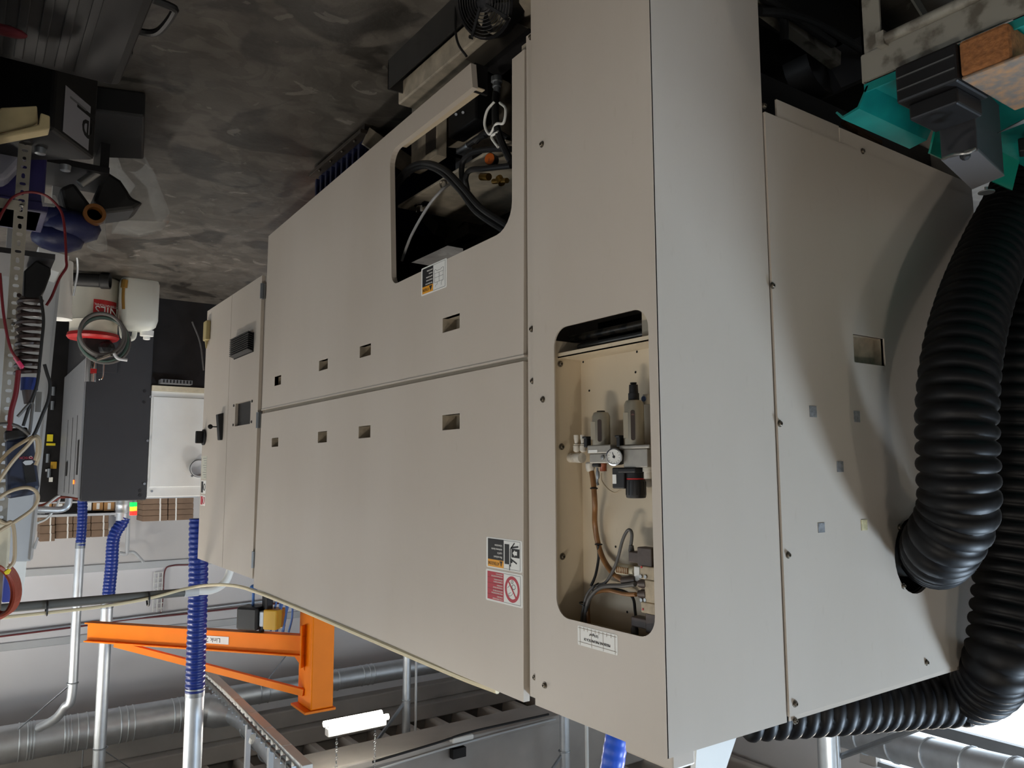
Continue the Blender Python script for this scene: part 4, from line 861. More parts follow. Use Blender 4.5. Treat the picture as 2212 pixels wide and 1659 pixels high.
# ================================================================== darkness under the side cover
mu = thing('chip_conveyor', 'black oily chip conveyor under the side cover', 'conveyor', (-2.3, 1.7, Z0))
B_ = lambda px, py, y=1.75: PY(px, py, y)
MB().bx((-1.72, 1.50, Z0 + .03), (-3.0, 1.8, .1)).build('trough', MATS['black_steel'], mu)
MB().lathe(B_(1735, 150, 1.62), (0, -1, 0), [(0, .13), (.1, .13), (.12, .09)], 24).build('drive_motor', MATS['black_steel'], mu, smooth=True)
MB().bx((-1.75, 1.44, .32), (-3.0, 1.48, .56)).build('apron', MATS['black_steel'], mu)
MB().beam(B_(1790, 160, 1.5), B_(1880, 120, 1.42), .05, .14).build('guide_plate', MATS['charcoal'], mu)
for k in range(3): MB().beam(B_(1822 + 25 * k, 265 + 22 * k, 1.34), B_(1900 + 22 * k, 310 + 24 * k, 1.34), .02, .012).build('chain_rail', mat('oily_brown', (60, 44, 28), .2, .3), mu)
MB().bx((-1.60, 1.36, Z0), (-1.85, 1.40, -.05)).build('splash_plate', MATS['grey_paint'], mu)
for k, pts in enumerate(([(1640, 25), (1700, 30), (1770, 55), (1850, 100), (1905, 140)], [(1648, -5), (1680, 15), (1740, 55), (1800, 95)], [(1640, 22), (1680, 30), (1693, 50), (1694, 90)])):
    MB().tube([B_(a, b, 1.40 + .01 * k) for a, b in pts], .014, 10).build('hose', MATS['black_rubber'], mu, smooth=True)
MB().beam((-1.62, 1.45, .02), (-2.4, 1.45, .14), .04, .05).build('sloping_beam', MATS['scuffed_grey'], mu)
# ================================================================== overhead and background
def ypt(px, py, y): return PY(px, py, y)
def wpx(n, px, py, y): return n / FPX * (PY(px, py, y) - CAM).dot(FW)       # size of n pixels at that place
# ---- orange jib crane
cy = 6.3; xa_, xb_ = ypt(722, 1430, cy).x, ypt(673, 1430, cy).x; czt = ypt(690, 1533, cy).z; cw = xb_ - xa_
jc = thing('jib_crane', 'orange jib crane with square column, braced beam and black lettering', 'crane', ((xa_ + xb_) / 2, cy + .15, Z0))
dpt = .30
MB().bx((xa_, cy, Z0), (xb_, cy + dpt, czt)).build('column', MATS['orange'], jc, bevel=.012)
MB().bx((xa_ - .015, cy - .015, czt), (xb_ + .05, cy + dpt + .02, czt + .018)).build('cap_plate', MATS['orange'], jc)
MB().bx((xa_ - .12, cy - .12, Z0), (xb_ + .12, cy + dpt + .12, Z0 + .02)).build('base_plate', MATS['orange'], jc)
az = ypt(655, 1398, cy + .1).z; e_ = PZ(190, 1364, az); a0 = Vector((xb_, cy + .15, az)); dv = (e_ - a0).normalized(); sd = dv.cross(UZ).normalized(); e_ = a0 + dv * (e_ - a0).length
ah_ = .10
bm_ = MB().beam(a0, e_, .012, ah_ * 1.6).build('beam_web', MATS['orange'], jc)
MB().beam(a0 + UZ * ah_ * .8, e_ + UZ * ah_ * .8, .09, .012).beam(a0 - UZ * ah_ * .8, e_ - UZ * ah_ * .8, .09, .012).build('beam_flange', MATS['orange'], jc)
MB().beam(a0 + sd * .0, a0 + dv * .01, .13, .34).build('beam_mount', MATS['orange'], jc)
MB().beam(a0 + dv * (e_ - a0).length * .86 + UZ * .09, Vector((xb_, cy + .15, ypt(650, 1497, cy + .15).z)), .04, .055).build('tie_bar', MATS['orange'], jc)
MB().prism([a0 + UZ * .09 - sd * .006, a0 + UZ * .20 - sd * .006, a0 + UZ * .09 + dv * .10 - sd * .006], sd * .012).build('gusset', MATS['orange'], jc)
tq = ray(452, 1383); tp = a0 + dv * min(((Vector((tq.x * k_, tq.y * k_, 0)) - Vector((a0.x, a0.y, 0))).cross(Vector((dv.x, dv.y, 0))).length, (Vector((tq.x * k_, tq.y * k_, 0)) - Vector((a0.x, a0.y, 0))).dot(Vector((dv.x, dv.y, 0)))) for k_ in [6 + .02 * i for i in range(150)])[1]; sgn = 1 if sd.dot(CAM - a0) > 0 else -1; nrm = sd * sgn; xd = UZ.cross(nrm)
pl = MB().prism([tp + nrm * .008 + xd * u + UZ * v for u, v in ((-.2, -.032), (.2, -.032), (.2, .032), (-.2, .032))], nrm * .002).build('name_board', MATS['print_white'], jc)
text(pl, 'Link 2000', tp + nrm * .0105, .055, K_, xdir=xd, ydir=UZ, sx=1.1)
# hoist
hp = a0 + dv * .42; hz_ = ypt(585, 1332, hp.y).z
ho = thing('chain_hoist', 'black and yellow electric chain hoist with blue cables under the orange beam', 'hoist', (hp.x, hp.y, hz_ - .1))
hd = -xd; hc = Vector((hp.x, hp.y, hz_))
hs = wpx(95, 585, 1332, hp.y)
MB().beam(hc - dv * hs * .02, hc + dv * hs * .52, .17, .19).build('motor_case', MATS['black_plastic'], ho, bevel=.02)
MB().beam(hc - dv * hs * .16, hc - dv * hs * .02, .12, .13).build('gear_case', MATS['galv_dull'], ho, bevel=.01)
MB().beam(hc - dv * hs * .5, hc - dv * hs * .16, .155, .165).build('yellow_cover', mat('hoist_yellow', (206, 160, 44), .4), ho, bevel=.012)
MB().beam(hc + UZ * .06, hc + UZ * (az - hz_ - .09), .05, .03).build('trolley_hanger', MATS['black_steel'], ho)
MB().beam(hc - dv * .05 - UZ * .32, hc - dv * .05 - UZ * .05, .12, .06).build('chain_bag', MATS['black_rubber'], ho, bevel=.01)
MB().tube([hc + dv * .09 - UZ * .05, hc + dv * .09 - UZ * .2], .012, 8).ball(hc + dv * .09 - UZ * .24, .035).build('hook_block', mat('hook_blue', (60, 110, 180), .4), ho)
for k in range(3):
    q = hp - dv * (.14 + .06 * k) - UZ * .1
    MB().tube([q, q - UZ * .13 - dv * .03, q - UZ * .30 - dv * .02, q - UZ * .14 + dv * .03, q + dv * .05], .009, 8).build('festoon_cable', mat('cable_blue', (80, 120, 190), .4), ho, smooth=True)
# ---- extraction drops: blue flexible duct into galvanised pipe
def drop(label, y, px, py_lo, py_joint, r_px, blue_pts, py_top=1659, elbow=None):
    r = wpx(r_px, px, py_joint, y); j = ypt(px, py_joint, y)
    t = thing('duct_drop', label, 'duct', (j.x, j.y, j.z - 1), 'blue duct drops')
    MB().corr([ypt(a, b, y) for a, b in blue_pts], r, .036 if r < .07 else .040, .06, 20, 4).build('blue_duct', MATS['blue_duct'], t, smooth=True, ang=180)
    MB().lathe(j - UZ * .05, UZ, [(0, r * 1.04), (.06, r * 1.04), (.062, r)], 20).build('joint_band', MATS['galv_dull'], t, smooth=True)
    top = elbow or [j, Vector((j.x, j.y, ypt(px, py_top, y).z + .5))]
    MB().tube(top, r * .98, 20, 12).build('galvanised_pipe', MATS['galv'], t, smooth=True, ang=50)
    return t, j, r
YP = 10.55
bpz = ypt(120, 1592, YP).z
jj = ypt(173, 1182, 9.7)
t, j, r = drop('slim blue duct drop ending in an elbow on the large wall duct', 9.7, 173, 0, 1182, 9.5, [(178, 1075), (178, 1110), (176, 1150), (173, 1182)], elbow=[jj, jj + UZ * .8, jj + UZ * (ypt(152, 1500, 9.7).z - jj.z), jj + UZ * (ypt(150, 1528, 9.7).z - jj.z) + Vector((.05, .05, 0)), ypt(120, 1552, 9.9), ypt(85, 1572, 10.2)])
MB().torus(jj + UZ * 1.42, UZ, r * 1.1, .008, 20, 6).build('pipe_clip', MATS['galv_dull'], t); MB().beam(jj + UZ * 1.42, ypt(40, 1575, 10.3), .03, .004).build('brace_strap', MATS['galv_dull'], t)
t, j, r = drop('blue duct drop with a kink below its galvanised collar, standing on the dark machine', 9.2, 231, 0, 1311, 12.5, [(268, 1118), (262, 1132), (250, 1150), (244, 1172), (241, 1220), (236, 1270), (232, 1311)])
c1, c2 = ypt(266, 1076, 9.2), ypt(266, 1124, 9.2); MB().lathe(c1, UZ, [(0, r), (.05, r), (.06, r * 1.07), (.08, r * 1.07), (.09, r * .98), (.13, r * .98), (.14, r * 1.08), (.155, r * 1.08), (.16, r), (c2.z - c1.z, r)], 20).build('collar', MATS['galv'], t, smooth=True)
q = ypt(217, 1616, 9.2); MB().torus(q, UZ, r * 1.08, .008, 20, 6).build('pipe_clip', MATS['galv_dull'], t); MB().beam(q, ypt(285, 1662, 9.4), .03, .004).build('brace_strap', MATS['galv_dull'], t)
t, j, r = drop('thick blue duct drop rising behind the electrical cabinet into bright pipe', 6.55, 421, 0, 1500, 19.5, [(430, 1120), (429, 1150), (428, 1270), (424, 1400), (421, 1500)])
# ---- large duct along the back wall
wd = thing('wall_duct', 'large banded galvanised duct running high along the white back wall', 'duct', (-2, YP, bpz))
R1 = wpx(37, 200, 1580, YP); d0, d1 = ypt(-60, 1618, YP), ypt(452, 1535, YP); zc = (d0.z + d1.z) / 2
MB().cyl((4.5, YP, zc), (d1.x, YP, zc), R1, seg=30).build('duct_run', MATS['galv'], wd, smooth=True)
for px in (42, 60, 66, 73, 138, 145, 152, 167, 187, 257, 272, 286, 370, 383, 393):
    q = ypt(px, 1570, YP); MB().torus((q.x, YP, zc), (1, 0, 0), R1, .009, 30, 5).build('seam_ring', MATS['galv'], wd, smooth=True)
d2 = ypt(505, 1545, YP - .2)
MB().lathe((d1.x, YP, zc), d2 - Vector((d1.x, YP, zc)), [(0, R1), (.12, R1), ((d2 - Vector((d1.x, YP, zc))).length, R1 * .62)], 28).build('reducer', MATS['galv'], wd, smooth=True)
bd = [d2, ypt(530, 1562, 9.6), ypt(575, 1610, 8.6), ypt(640, 1690, 7.6)]
MB().tube(bd, R1 * .55, 20, 10).build('branch_pipe', MATS['galv'], wd, smooth=True)
for k in range(5): MB().torus(bd[1].lerp(bd[3], .12 + .2 * k), bd[3] - bd[1], R1 * .57, .01, 24, 5).build('seam_ring', MATS['galv'], wd)
for px in (182, 435): MB().cyl((ypt(px, 1570, YP).x, YP, zc + R1), (ypt(px, 1570, YP).x, YP, 5.5), .008, seg=6).build('hanger_chain', MATS['galv_dull'], wd)
w2 = thing('wall_duct', 'thinner galvanised duct behind the orange crane column', 'duct', (-4, 10.7, 4.3))
f0, f1 = ypt(475, 1512, 10.7), ypt(990, 1423, 10.7); zc2 = (f0.z + f1.z) / 2; R2 = wpx(21, 800, 1455, 10.7)
MB().cyl((f0.x, 10.7, zc2), (f1.x, 10.7, zc2), R2, seg=26).build('duct_run', MATS['galv'], w2, smooth=True)
for px in (560, 578, 727, 780, 793, 803): q = ypt(px, 1470, 10.7); MB().torus((q.x, 10.7, zc2), (1, 0, 0), R2, .008, 26, 5).build('seam_ring', MATS['galv'], w2)
MB().beam(ypt(627, 1405, 10.6), ypt(556, 1497, 10.6), .03, .005).build('brace_strap', MATS['galv_dull'], w2)
# vertical pipes by the concrete girder
def vpipe(label, px, py0, py1, y, wd_px, group=None, m='galv', cat='pipe'):
    a, b = ypt(px, py0, y), ypt(px, py1, y); r = wpx(wd_px / 2, px, (py0 + py1) / 2, y)
    t = thing('vertical_pipe', label, cat, (a.x, a.y, a.z - .6), group)
    MB().cyl((a.x, a.y, a.z - .6), (a.x, a.y, b.z), r, seg=18).build('tube', MATS[m], t, smooth=True)
    return t, a, b, r
t, a, b, r = vpipe('galvanised vertical pipe beside the lit ceiling lamp', 879, 1425, 1632, 9.0, 17.5)
MB().torus((a.x, a.y, ypt(877, 1511, 9.).z), UZ, r * 1.08, .008, 18, 5).build('pipe_clip', MATS['galv_dull'], t); MB().beam((a.x, a.y, ypt(877, 1511, 9.).z), ypt(800, 1620, 9.), .03, .03).build('brace', MATS['galv_dull'], t)
MB().tube([ypt(876, 1628, 9.), ypt(868, 1640, 9.), ypt(840, 1648, 9.), ypt(800, 1658, 9.)], r, 16).build('elbow_run', MATS['galv'], t, smooth=True)
t, a, b, r = vpipe('thin grey conduit next to the galvanised pipe', 899, 1425, 1600, 8.9, 5, m='light_grey', cat='conduit')
MB().tube([b, b + UZ * .1, b + Vector((.12, 0, .18)), b + Vector((.5, 0, .12))], r, 8).build('bend', MATS['light_grey'], t, smooth=True)
t, a, b, r = vpipe('galvanised vertical pipe with a side brace above the service panel', 1219, 1545, 1700, 7.4, 22)
q = ypt(1219, 1622, 7.4); MB().torus(q, UZ, r * 1.08, .008, 18, 5).build('pipe_clip', MATS['galv_dull'], t); MB().beam(q, ypt(1188, 1668, 7.4), .025, .025).build('brace', MATS['galv_dull'], t)
vpipe('slim white pipe above the service panel', 1267, 1570, 1700, 6.8, 8, m='white_paint')
t, a, b, r = vpipe('broad bright galvanised pipe rising behind the machine top', 1783, 1560, 1700, 4.4, 38)
vpipe('narrow galvanised pipe right behind the broad bright one', 1806, 1560, 1700, 4.9, 12)
bh = thing('blue_hose', 'blue ribbed hose rising above the machine top near the corner', 'hose', ypt(1330, 1590, 3.2))
MB().corr([ypt(1336, 1575, 3.2), ypt(1328, 1620, 3.2), ypt(1318, 1690, 3.2)], wpx(25, 1325, 1640, 3.2), .05, .03, 22, 5).build('duct', mat('blue_bright', (30, 84, 200), .35), bh, smooth=True, ang=180)
# box riding on the machine top
tb = MB().bx((XF - .05, PX(1350, 1640, XF - .05).y, ZT - .012), (XF - .13, YS + .035, ZT + .05)).build('top_housing', BEIGE, bevel=.006); tag(tb, 'beige housing standing on the machine top above the niche', 'housing')
sp_ = MB().prism([ypt(1505, 1620, 1.75), ypt(1592, 1590, 1.75), ypt(1566, 1668, 1.75), ypt(1500, 1700, 1.75)], (0, .02, 0)).build('sheet_guard', MATS['white_paint']); tag(sp_, 'pale bent sheet guard behind the machine top corner', 'guard')
# ---- light cable tray running over the aisle
ct = thing('cable_trunking', 'white sheet-steel cable trunking sloping past the crane column overhead', 'trunking', PZ(520, 1540, 3.6))
g0, g1 = PZ(440, 1448, 3.6), PZ(665, 1668, 3.6); dg_ = (g1 - g0).normalized(); sg = dg_.cross(UZ)
n = 7
for k in range(n):
    a, b = g0.lerp(g1, k / n), g0.lerp(g1, (k + .985) / n); MB().beam(a, b, .075, .09).build('section', MATS['white_paint'], ct, bevel=.004)
MB().tube([g0 - sg * .08 - UZ * .02, g0.lerp(g1, .4) - sg * .085 - UZ * .04, g1 - sg * .08], .012, 8).build('cable', MATS['cable_grey'], ct, smooth=True)
for k in range(26):
    q = g0.lerp(g1, (k + .5) / 26) - sg * .075; MB().bx(q - Vector((.02, .003, .035)), q + Vector((.02, .003, .02))).build('tray_rung', MATS['galv_dull'], ct)
for (px, py) in ((537, 1545), (585, 1600)):
    q = PZ(px, py, 3.65); MB().bx((q.x - .02, q.y - .02, q.z), (q.x + .02, q.y + .02, 5.6)).build('hanger', MATS['light_grey'], ct)
pl_ = MB().cyl(PZ(546, 1592, 3.45), PZ(543, 1602, 3.5), .02, seg=10).build('plug', MATS['white_plastic'], ct)
# ---- grey conduit and cream cable across the aisle
yc_ = 5.62
cn = thing('conduit_pipe', 'grey plastic conduit crossing the aisle to the cabinet top', 'conduit', ypt(200, 1297, yc_))
q0, q1 = Vector((1.6, yc_, 0)), ypt(470, 1262, yc_); zc = ypt(200, 1297, yc_).z; rc = wpx(9.5, 200, 1297, yc_)
MB().cyl((q0.x, yc_, zc), (ypt(405, 1275, yc_).x, yc_, zc), rc, seg=16).build('conduit', mat('conduit_grey', (96, 98, 96), .5), cn, smooth=True)
ex = ypt(405, 1275, yc_).x
MB().cyl((ex + .02, yc_, zc), (ex - .07, yc_, zc), rc * 1.15, seg=16).build('coupling', MATS['light_grey'], cn, smooth=True)
MB().tube([(ex - .06, yc_, zc), (ex - .16, yc_, zc), (ex - .24, yc_ - .02, zc - .05), (ex - .27, yc_ - .05, zc - .16), (ex - .28, yc_ - .05, cz1)], rc * .95, 14).build('elbow', MATS['white_paint'], cn, smooth=True)
for px in (101, 319): q = ypt(px, 1305, yc_); MB().torus((q.x, yc_ - .01, zc + .02), (1, 0, 0), rc * 1.6, .006, 16, 5).build('cable_tie', MATS['black_plastic'], cn)
cc = thing('cream_cable', 'cream cable slung along the grey conduit and over the door top edge', 'cable', ypt(200, 1318, yc_))
tp_ = [Vector((1.6, yc_ - .03, ypt(-40, 1338, yc_ - .03).z - .06)), ypt(-200, 1350, yc_ - .03), ypt(-40, 1338, yc_ - .03), ypt(100, 1324, yc_ - .03), ypt(220, 1310, yc_ - .03), ypt(320, 1293, yc_ - .04), ypt(400, 1272, yc_ - .05), ypt(450, 1264, 5.4), PX(505, 1265, XF - .02), PX(556, 1279, XF - .01), PX(640, 1312, XF - .012), PX(760, 1363, XF - .012), PX(880, 1414, XF - .014), PX(1000, 1464, XF - .02), PX(1075, 1492, XF - .035)]
MB().tube(tp_, .010, 8, 8).build('cable', MATS['cable_cream'], cc, smooth=True)
# conduits and red wires along the back wall
for k, (pts, m_, lab) in enumerate((([(-900, 1480), (-40, 1376), (408, 1319), (700, 1282)], 'galv_dull', 'thin galvanised conduit along the back wall'), ([(-900, 1486), (-40, 1380), (180, 1352), (280, 1338), (410, 1325), (700, 1292)], 'cable_red', 'red wire sagging below the wall conduit'))):
    o = MB().tube([ypt(a, b, YB - .08) for a, b in pts], .016 if k == 0 else .012, 6).build('wall_conduit' if k == 0 else 'wall_wire', MATS[m_]); tag(o, lab, 'conduit' if k == 0 else 'wire')
o = MB().tube([ypt(410, 1220, YB - .06), ypt(372, 1222, YB - .06), ypt(356, 1234, YB - .06), ypt(352, 1290, YB - .06), ypt(347, 1325, YB - .06)], .010, 6).build('wall_wire', MATS['cable_red']); tag(o, 'red wire bending down the back wall by the mesh ladder', 'wire')
ml = thing('wire_tray', 'small white wire-mesh cable ladder hung on the back wall', 'cable tray', ypt(342, 1330, YB - .1))
for px in (334, 343, 352): MB().tube([ypt(px, 1235, YB - .07), ypt(px - 4, 1322, YB - .07)], .007, 5).build('wire', MATS['white_paint'], ml)
for k in range(8): py = 1238 + 11 * k; MB().tube([ypt(333, py, YB - .07), ypt(352, py - 2, YB - .07)], .006, 5).build('rung', MATS['white_paint'], ml)
o = MB().tube([ypt(277, 1115, YB - .3), ypt(275, 1180, YB - .3), ypt(273, 1196, YB - .3), ypt(258, 1195, YB - .3)], .025, 8).tube([ypt(273, 1194, YB - .3), ypt(288, 1193, YB - .3), ypt(297, 1200, YB - .3), ypt(310, 1214, YB - .25)], .018, 8).build('wall_pipe', MATS['light_grey'], smooth=True); tag(o, 'thin pale pipe with a bend beside the kinked blue duct', 'pipe')
# girder fittings
o = MB().bx(ypt(979, 1620, 7.9) , ypt(1007, 1634, 7.9) + Vector((0, .08, 0))).build('dark_vent', MATS['black_steel']); tag(o, 'small dark rectangular vent box on the concrete girder', 'vent')
q = ypt(993, 1596, 7.9); o = MB().box((q.x, 7.86, q.z - .02), (.28, .1, .06)).build('emergency_lamp', MATS['white_paint'], bevel=.02); tag(o, 'white emergency lamp fixed along the girder edge', 'lamp')
o = MB().tube([ypt(810, 1664, 7.86), ypt(1000, 1606, 7.86), ypt(1200, 1553, 7.86)], .012, 6).build('girder_conduit', MATS['light_grey']); tag(o, 'thin pale conduit clipped along the concrete girder', 'conduit')
o = MB().tube([ypt(805, 1646, 7.84), ypt(940, 1606, 7.84), ypt(1010, 1583, 7.84), ypt(1100, 1562, 7.84), ypt(1185, 1543, 7.84)], .014, 6).build('girder_cable', MATS['black_rubber']); tag(o, 'black cable sagging over the girder edge', 'cable')
# far ducts below the glazing
o = thing('far_duct', 'distant galvanised duct running below the strip glazing', 'duct', (-7.5, 4, 4.2))
f0, f1 = ypt(1820, 1582, 5.4), PX(2280, 1700, -7.4); MB().cyl(f0, f1, .16, seg=20).build('duct_run', MATS['galv'], o, smooth=True)
for k in range(5): MB().torus(f0.lerp(f1, .15 + .18 * k), f1 - f0, .163, .01, 22, 5).build('seam_ring', MATS['galv'], o)
o = MB().tube([PX(1800, 1640, -7.6), PX(1990, 1570, -7.0)], .03, 8).build('diagonal_conduit', MATS['galv_dull']); tag(o, 'slanting conduit under the bright glazing', 'conduit')

# ================================================================== machines across the aisle
yd = 8.4
dx0, dx1 = ypt(322, 950, yd).x, ypt(181, 950, yd).x; dz1 = ypt(240, 1082, yd).z
dm = thing('dark_lathe', 'charcoal machine tool with a silver-grey door side across the aisle', 'machine', ((dx0 + dx1) / 2, yd + .9, Z0))
MB().bx((dx0, yd, Z0), (dx1, yd + 1.9, dz1)).build('body', MATS['charcoal'], dm, bevel=.01)
MB().bx((dx1, yd + .02, ypt(150, 770, yd).z), (dx1 + .025, yd + 1.9, dz1 - .02)).build('side_door', MATS['grey_paint'], dm, bevel=.006)
for y in (.35, .75, 1.2): MB().bx((dx1 + .025, yd + y, 1.0), (dx1 + .028, yd + y + .012, dz1 - .06)).build('door_gap', MATS['dark_void'], dm)
MB().bx((dx1 + .025, yd + .10, 1.25), (dx1 + .03, yd + .2, dz1 - .25)).build('window_strip', MATS['dark_void'], dm)
MB().bx((dx1 + .03, yd + 1.0, 1.45), (dx1 + .034, yd + 1.15, 1.6)).build('control_panel', MATS['black_plastic'], dm)
for p in ((312, 845), (311, 869), (302, 1060), (302, 1070)): q = ypt(*p, yd); MB().cyl((q.x, yd - .004, q.z), (q.x, yd, q.z), .015, seg=10).build('screw', MATS['black_plastic'], dm)
MB().bx((dx1 - .25, yd - .02, Z0), (dx1 + .02, yd, .6)).build('sump_panel', MATS['charcoal'], dm)
q = ypt(166, 1041, yd + .4); MB().bx((dx1 + .03, yd + .3, q.z - .02), (dx1 + .036, yd + .34, q.z + .02)).build('warning_light', mat('small_amber', (255, 120, 30), .4, emit=2.5), dm)
# pale enclosure beside it on a black base
ex0, ex1 = ypt(445, 950, yd).x, dx0 - .002; ez0, ez1 = ypt(380, 846, yd).z, ypt(380, 1073, yd).z
en = thing('white_enclosure', 'pale grey sheet enclosure on a black louvred base beside the charcoal machine', 'enclosure', ((ex0 + ex1) / 2, yd + .6, Z0))
MB().bx((ex0 - .5, yd + .03, Z0), (ex1, yd + 1.2, ez0)).build('base', MATS['black_steel'], en)
MB().bx((ex0 - .5, yd, ez0), (ex1, yd + 1.3, ez1)).build('housing', MATS['white_paint'], en, bevel=.008)
MB().bx((ex0 - .5, yd - .012, ez0 + .06), (ex1 - .02, yd, ez1 - .1)).build('cover', MATS['white_paint'], en, bevel=.004)
MB().bx((ex0 - .5, yd - .02, ez0 - .05), (ex1, yd + .03, ez0)).build('ledge', MATS['cream_plastic'], en)
for p in ((325, 857), (319, 952), (312, 1045), (328, 1061), (415, 1028)): q = ypt(*p, yd - .012); MB().cyl((q.x, yd - .018, q.z), (q.x, yd - .012, q.z), .012, seg=8).build('screw', MATS['galv_dull'], en)
v0, v1 = ypt(415, 827, yd - .1), ypt(347, 827, yd - .1); vn = MB().bx((v0.x, yd - .12, v0.z - .02), (v1.x, yd + .03, v0.z + .02)).build('louvre_plate', MATS['grey_plastic'], en)
for k in range(9): x = v0.x + (v1.x - v0.x) * (k + .6) / 9.4; MB().box((x, yd - .121, v0.z), (.012, .003, .03)).build('slot', MATS['dark_void'], vn)
q = ypt(428, 1012, yd - .02); MB().lathe((q.x, yd - .01, q.z), (0, -1, 0), [(0, .085), (.05, .085), (.05, .075), (.02, .075)], 22).build('cable_port', MATS['light_grey'], en, smooth=True); MB().torus((q.x, yd - .05, q.z), (0, 1, 0), .083, .007, 22, 5).build('port_seal', MATS['black_rubber'], en)
MB().tube([ypt(415, 695, yd - .3), ypt(432, 740, yd - .3), ypt(440, 800, yd - .3)], .008, 6).build('loose_cable', MATS['cable_grey'], en)
# signal tower, lit
sg_ = thing('signal_tower', 'lit green, amber and red signal tower on top of the dark machine', 'signal lamp', ypt(288, 1082, yd + .4))
for (py, m_) in ((1090, mat('sig_green', (10, 230, 80), .4, emit=1.6)), (1099, mat('sig_amber', (255, 170, 40), .4, emit=2.)), (1108, mat('sig_red', (255, 40, 30), .4, emit=2.2))):
    q = ypt(288, py, yd + .4); MB().lathe(q - UZ * .022, UZ, [(0, .034), (.044, .034)], 14).build('lens', m_, sg_, smooth=True)
q = ypt(289, 1083, yd + .4); MB().cyl(q - UZ * .06, q + UZ * .02, .014, seg=10).build('stem', MATS['galv_dull'], sg_)
# dark tall machine with yellow signs between panel and dark machine
dk = thing('gantry_robot', 'black cluttered machine frame with yellow labels seen through the gap', 'machine', (ypt(112, 900, 10.4).x, 10.6, Z0))
a, b = ypt(140, 780, 10.4), ypt(85, 1085, 10.4); MB().bx((a.x - .3, 10.4, Z0), (b.x + .3, 11.0, b.z)).build('frame', MATS['black_steel'], dk)
for (px, py, w_, h_, m_) in ((108, 946, 11, 15, 'yellow'), (110, 960, 17, 5, 'yellow'), (116, 1005, 11, 15, 'hoist_yellow'), (110, 1036, 7, 10, 'white_plastic'), (104, 1016, 10, 5, 'light_grey')):
    q = ypt(px, py, 10.38); ww, hh = wpx(w_, px, py, 10.38), wpx(h_, px, py, 10.38); MB().box((q.x, 10.39, q.z), (ww, .02, hh)).build('sign', MATS[m_], dk)
for (px, py) in ((115, 845), (113, 876), (103, 990), (106, 1022)): q = ypt(px, py, 10.35); MB().cyl(q - UZ * .05, q + UZ * .05, .02, seg=8).build('fitting', MATS['galv_dull'], dk)
# shelf with boxes on the back wall
sy = 11.05
shf = thing('wall_shelf', 'long pale steel shelf carrying cartons on the back wall', 'shelf', ypt(180, 1112, sy))
z_s = ypt(180, 1084, sy).z
for py in (1085, 1113): a, b = ypt(60, py + 3, sy), ypt(262, py - 1, sy); MB().bx((a.x, sy - .03, b.z - .03), (b.x, YB - .04, b.z)).build('board', MATS['light_grey'], shf)
for px in (95, 255): a, b = ypt(px, 1080, sy), ypt(px, 1116, sy); MB().bx((a.x - .02, sy + .02, a.z), (a.x + .02, YB - .04, b.z)).build('bracket', MATS['light_grey'], shf)
zb = ypt(180, 1085, sy).z
cols = ('carton', 'cardboard', 'print_white', 'carton', 'carton', 'cardboard')
for k, (p0, p1, p2) in enumerate(((96, 112, 1101), (114, 146, 1104), (186, 198, 1103), (201, 223, 1103), (225, 247, 1104), (247, 256, 1104))):
    a, b = ypt(p0, 1090, sy + .05), ypt(p1, 1090, sy + .05); zt = ypt(p0, p2, sy + .05).z
    t = thing('carton', 'small %s carton on the wall shelf, number %s from the aisle end' % ('white' if cols[k] == 'print_white' else 'brown', ('one', 'two', 'three', 'four', 'five', 'six')[k]), 'box', ((a.x + b.x) / 2, sy + .2, zb), 'cartons on the wall shelf')
    MB().bx((b.x, sy + .05, zb), (a.x, sy + .4, zt)).build('body', MATS[cols[k]], t, bevel=.004); MB().box(((a.x + b.x) / 2, sy + .049, (zb + zt) / 2), (abs(a.x - b.x) * .3, .003, (zt - zb) * .7)).build('label_strip', MATS['print_white'], t)
# flat cardboard bundles
def bundles(px0, px1, py0, py1, nx, nz, y, where, jit=.015):
    for i in range(nx):
        for k in range(nz):
            a, b = ypt(px0 + (px1 - px0) * i / nx, py0 + (py1 - py0) * (k + .5) / nz, y), ypt(px0 + (px1 - px0) * (i + .97) / nx, py0 + (py1 - py0) * (k + .5) / nz, y)
            z0 = ypt((px0 + px1) / 2, py0 + (py1 - py0) * k / nz, y).z; z1 = ypt((px0 + px1) / 2, py0 + (py1 - py0) * (k + .97) / nz, y).z; dj = random.uniform(0, jit)
            t = thing('cardboard_bundle', 'cardboard bundle %s, %s' % (where, ('lowest', 'second', 'third', 'top')[k] + ' in ' + (('the column by the charcoal machine', 'the column by the electrical cabinet') if nx == 2 else ('the column by the slim duct', 'the middle column', 'the column by the kinked duct'))[i if nx > 1 else 0] if nx > 1 else ('lowest', 'second', 'top')[k] + ' of its column'), 'cardboard', ((a.x + b.x) / 2, y + .2, z0), 'cardboard bundles ' + where)
            MB().bx((b.x, y + dj, z0), (a.x, y + .4, z1)).build('sheets', MATS['cardboard'], t, bevel=.006); xm = b.x + (a.x - b.x) * (.3 + .4 * (i % 2)); MB().bx((xm - .008, y + dj - .004, z0 - .001), (xm + .008, y + dj + .01, z1 + .001)).build('strap', MATS['print_white'], t)
bundles(308, 420, 1076, 1125, 2, 4, 10.3, 'beyond the pale enclosure')
bundles(120, 236, 1115, 1162, 3, 3, sy + .05, 'above the wall shelf')
bundles(86, 120, 1118, 1170, 1, 3, sy + .02, 'at the aisle end above the wall shelf')
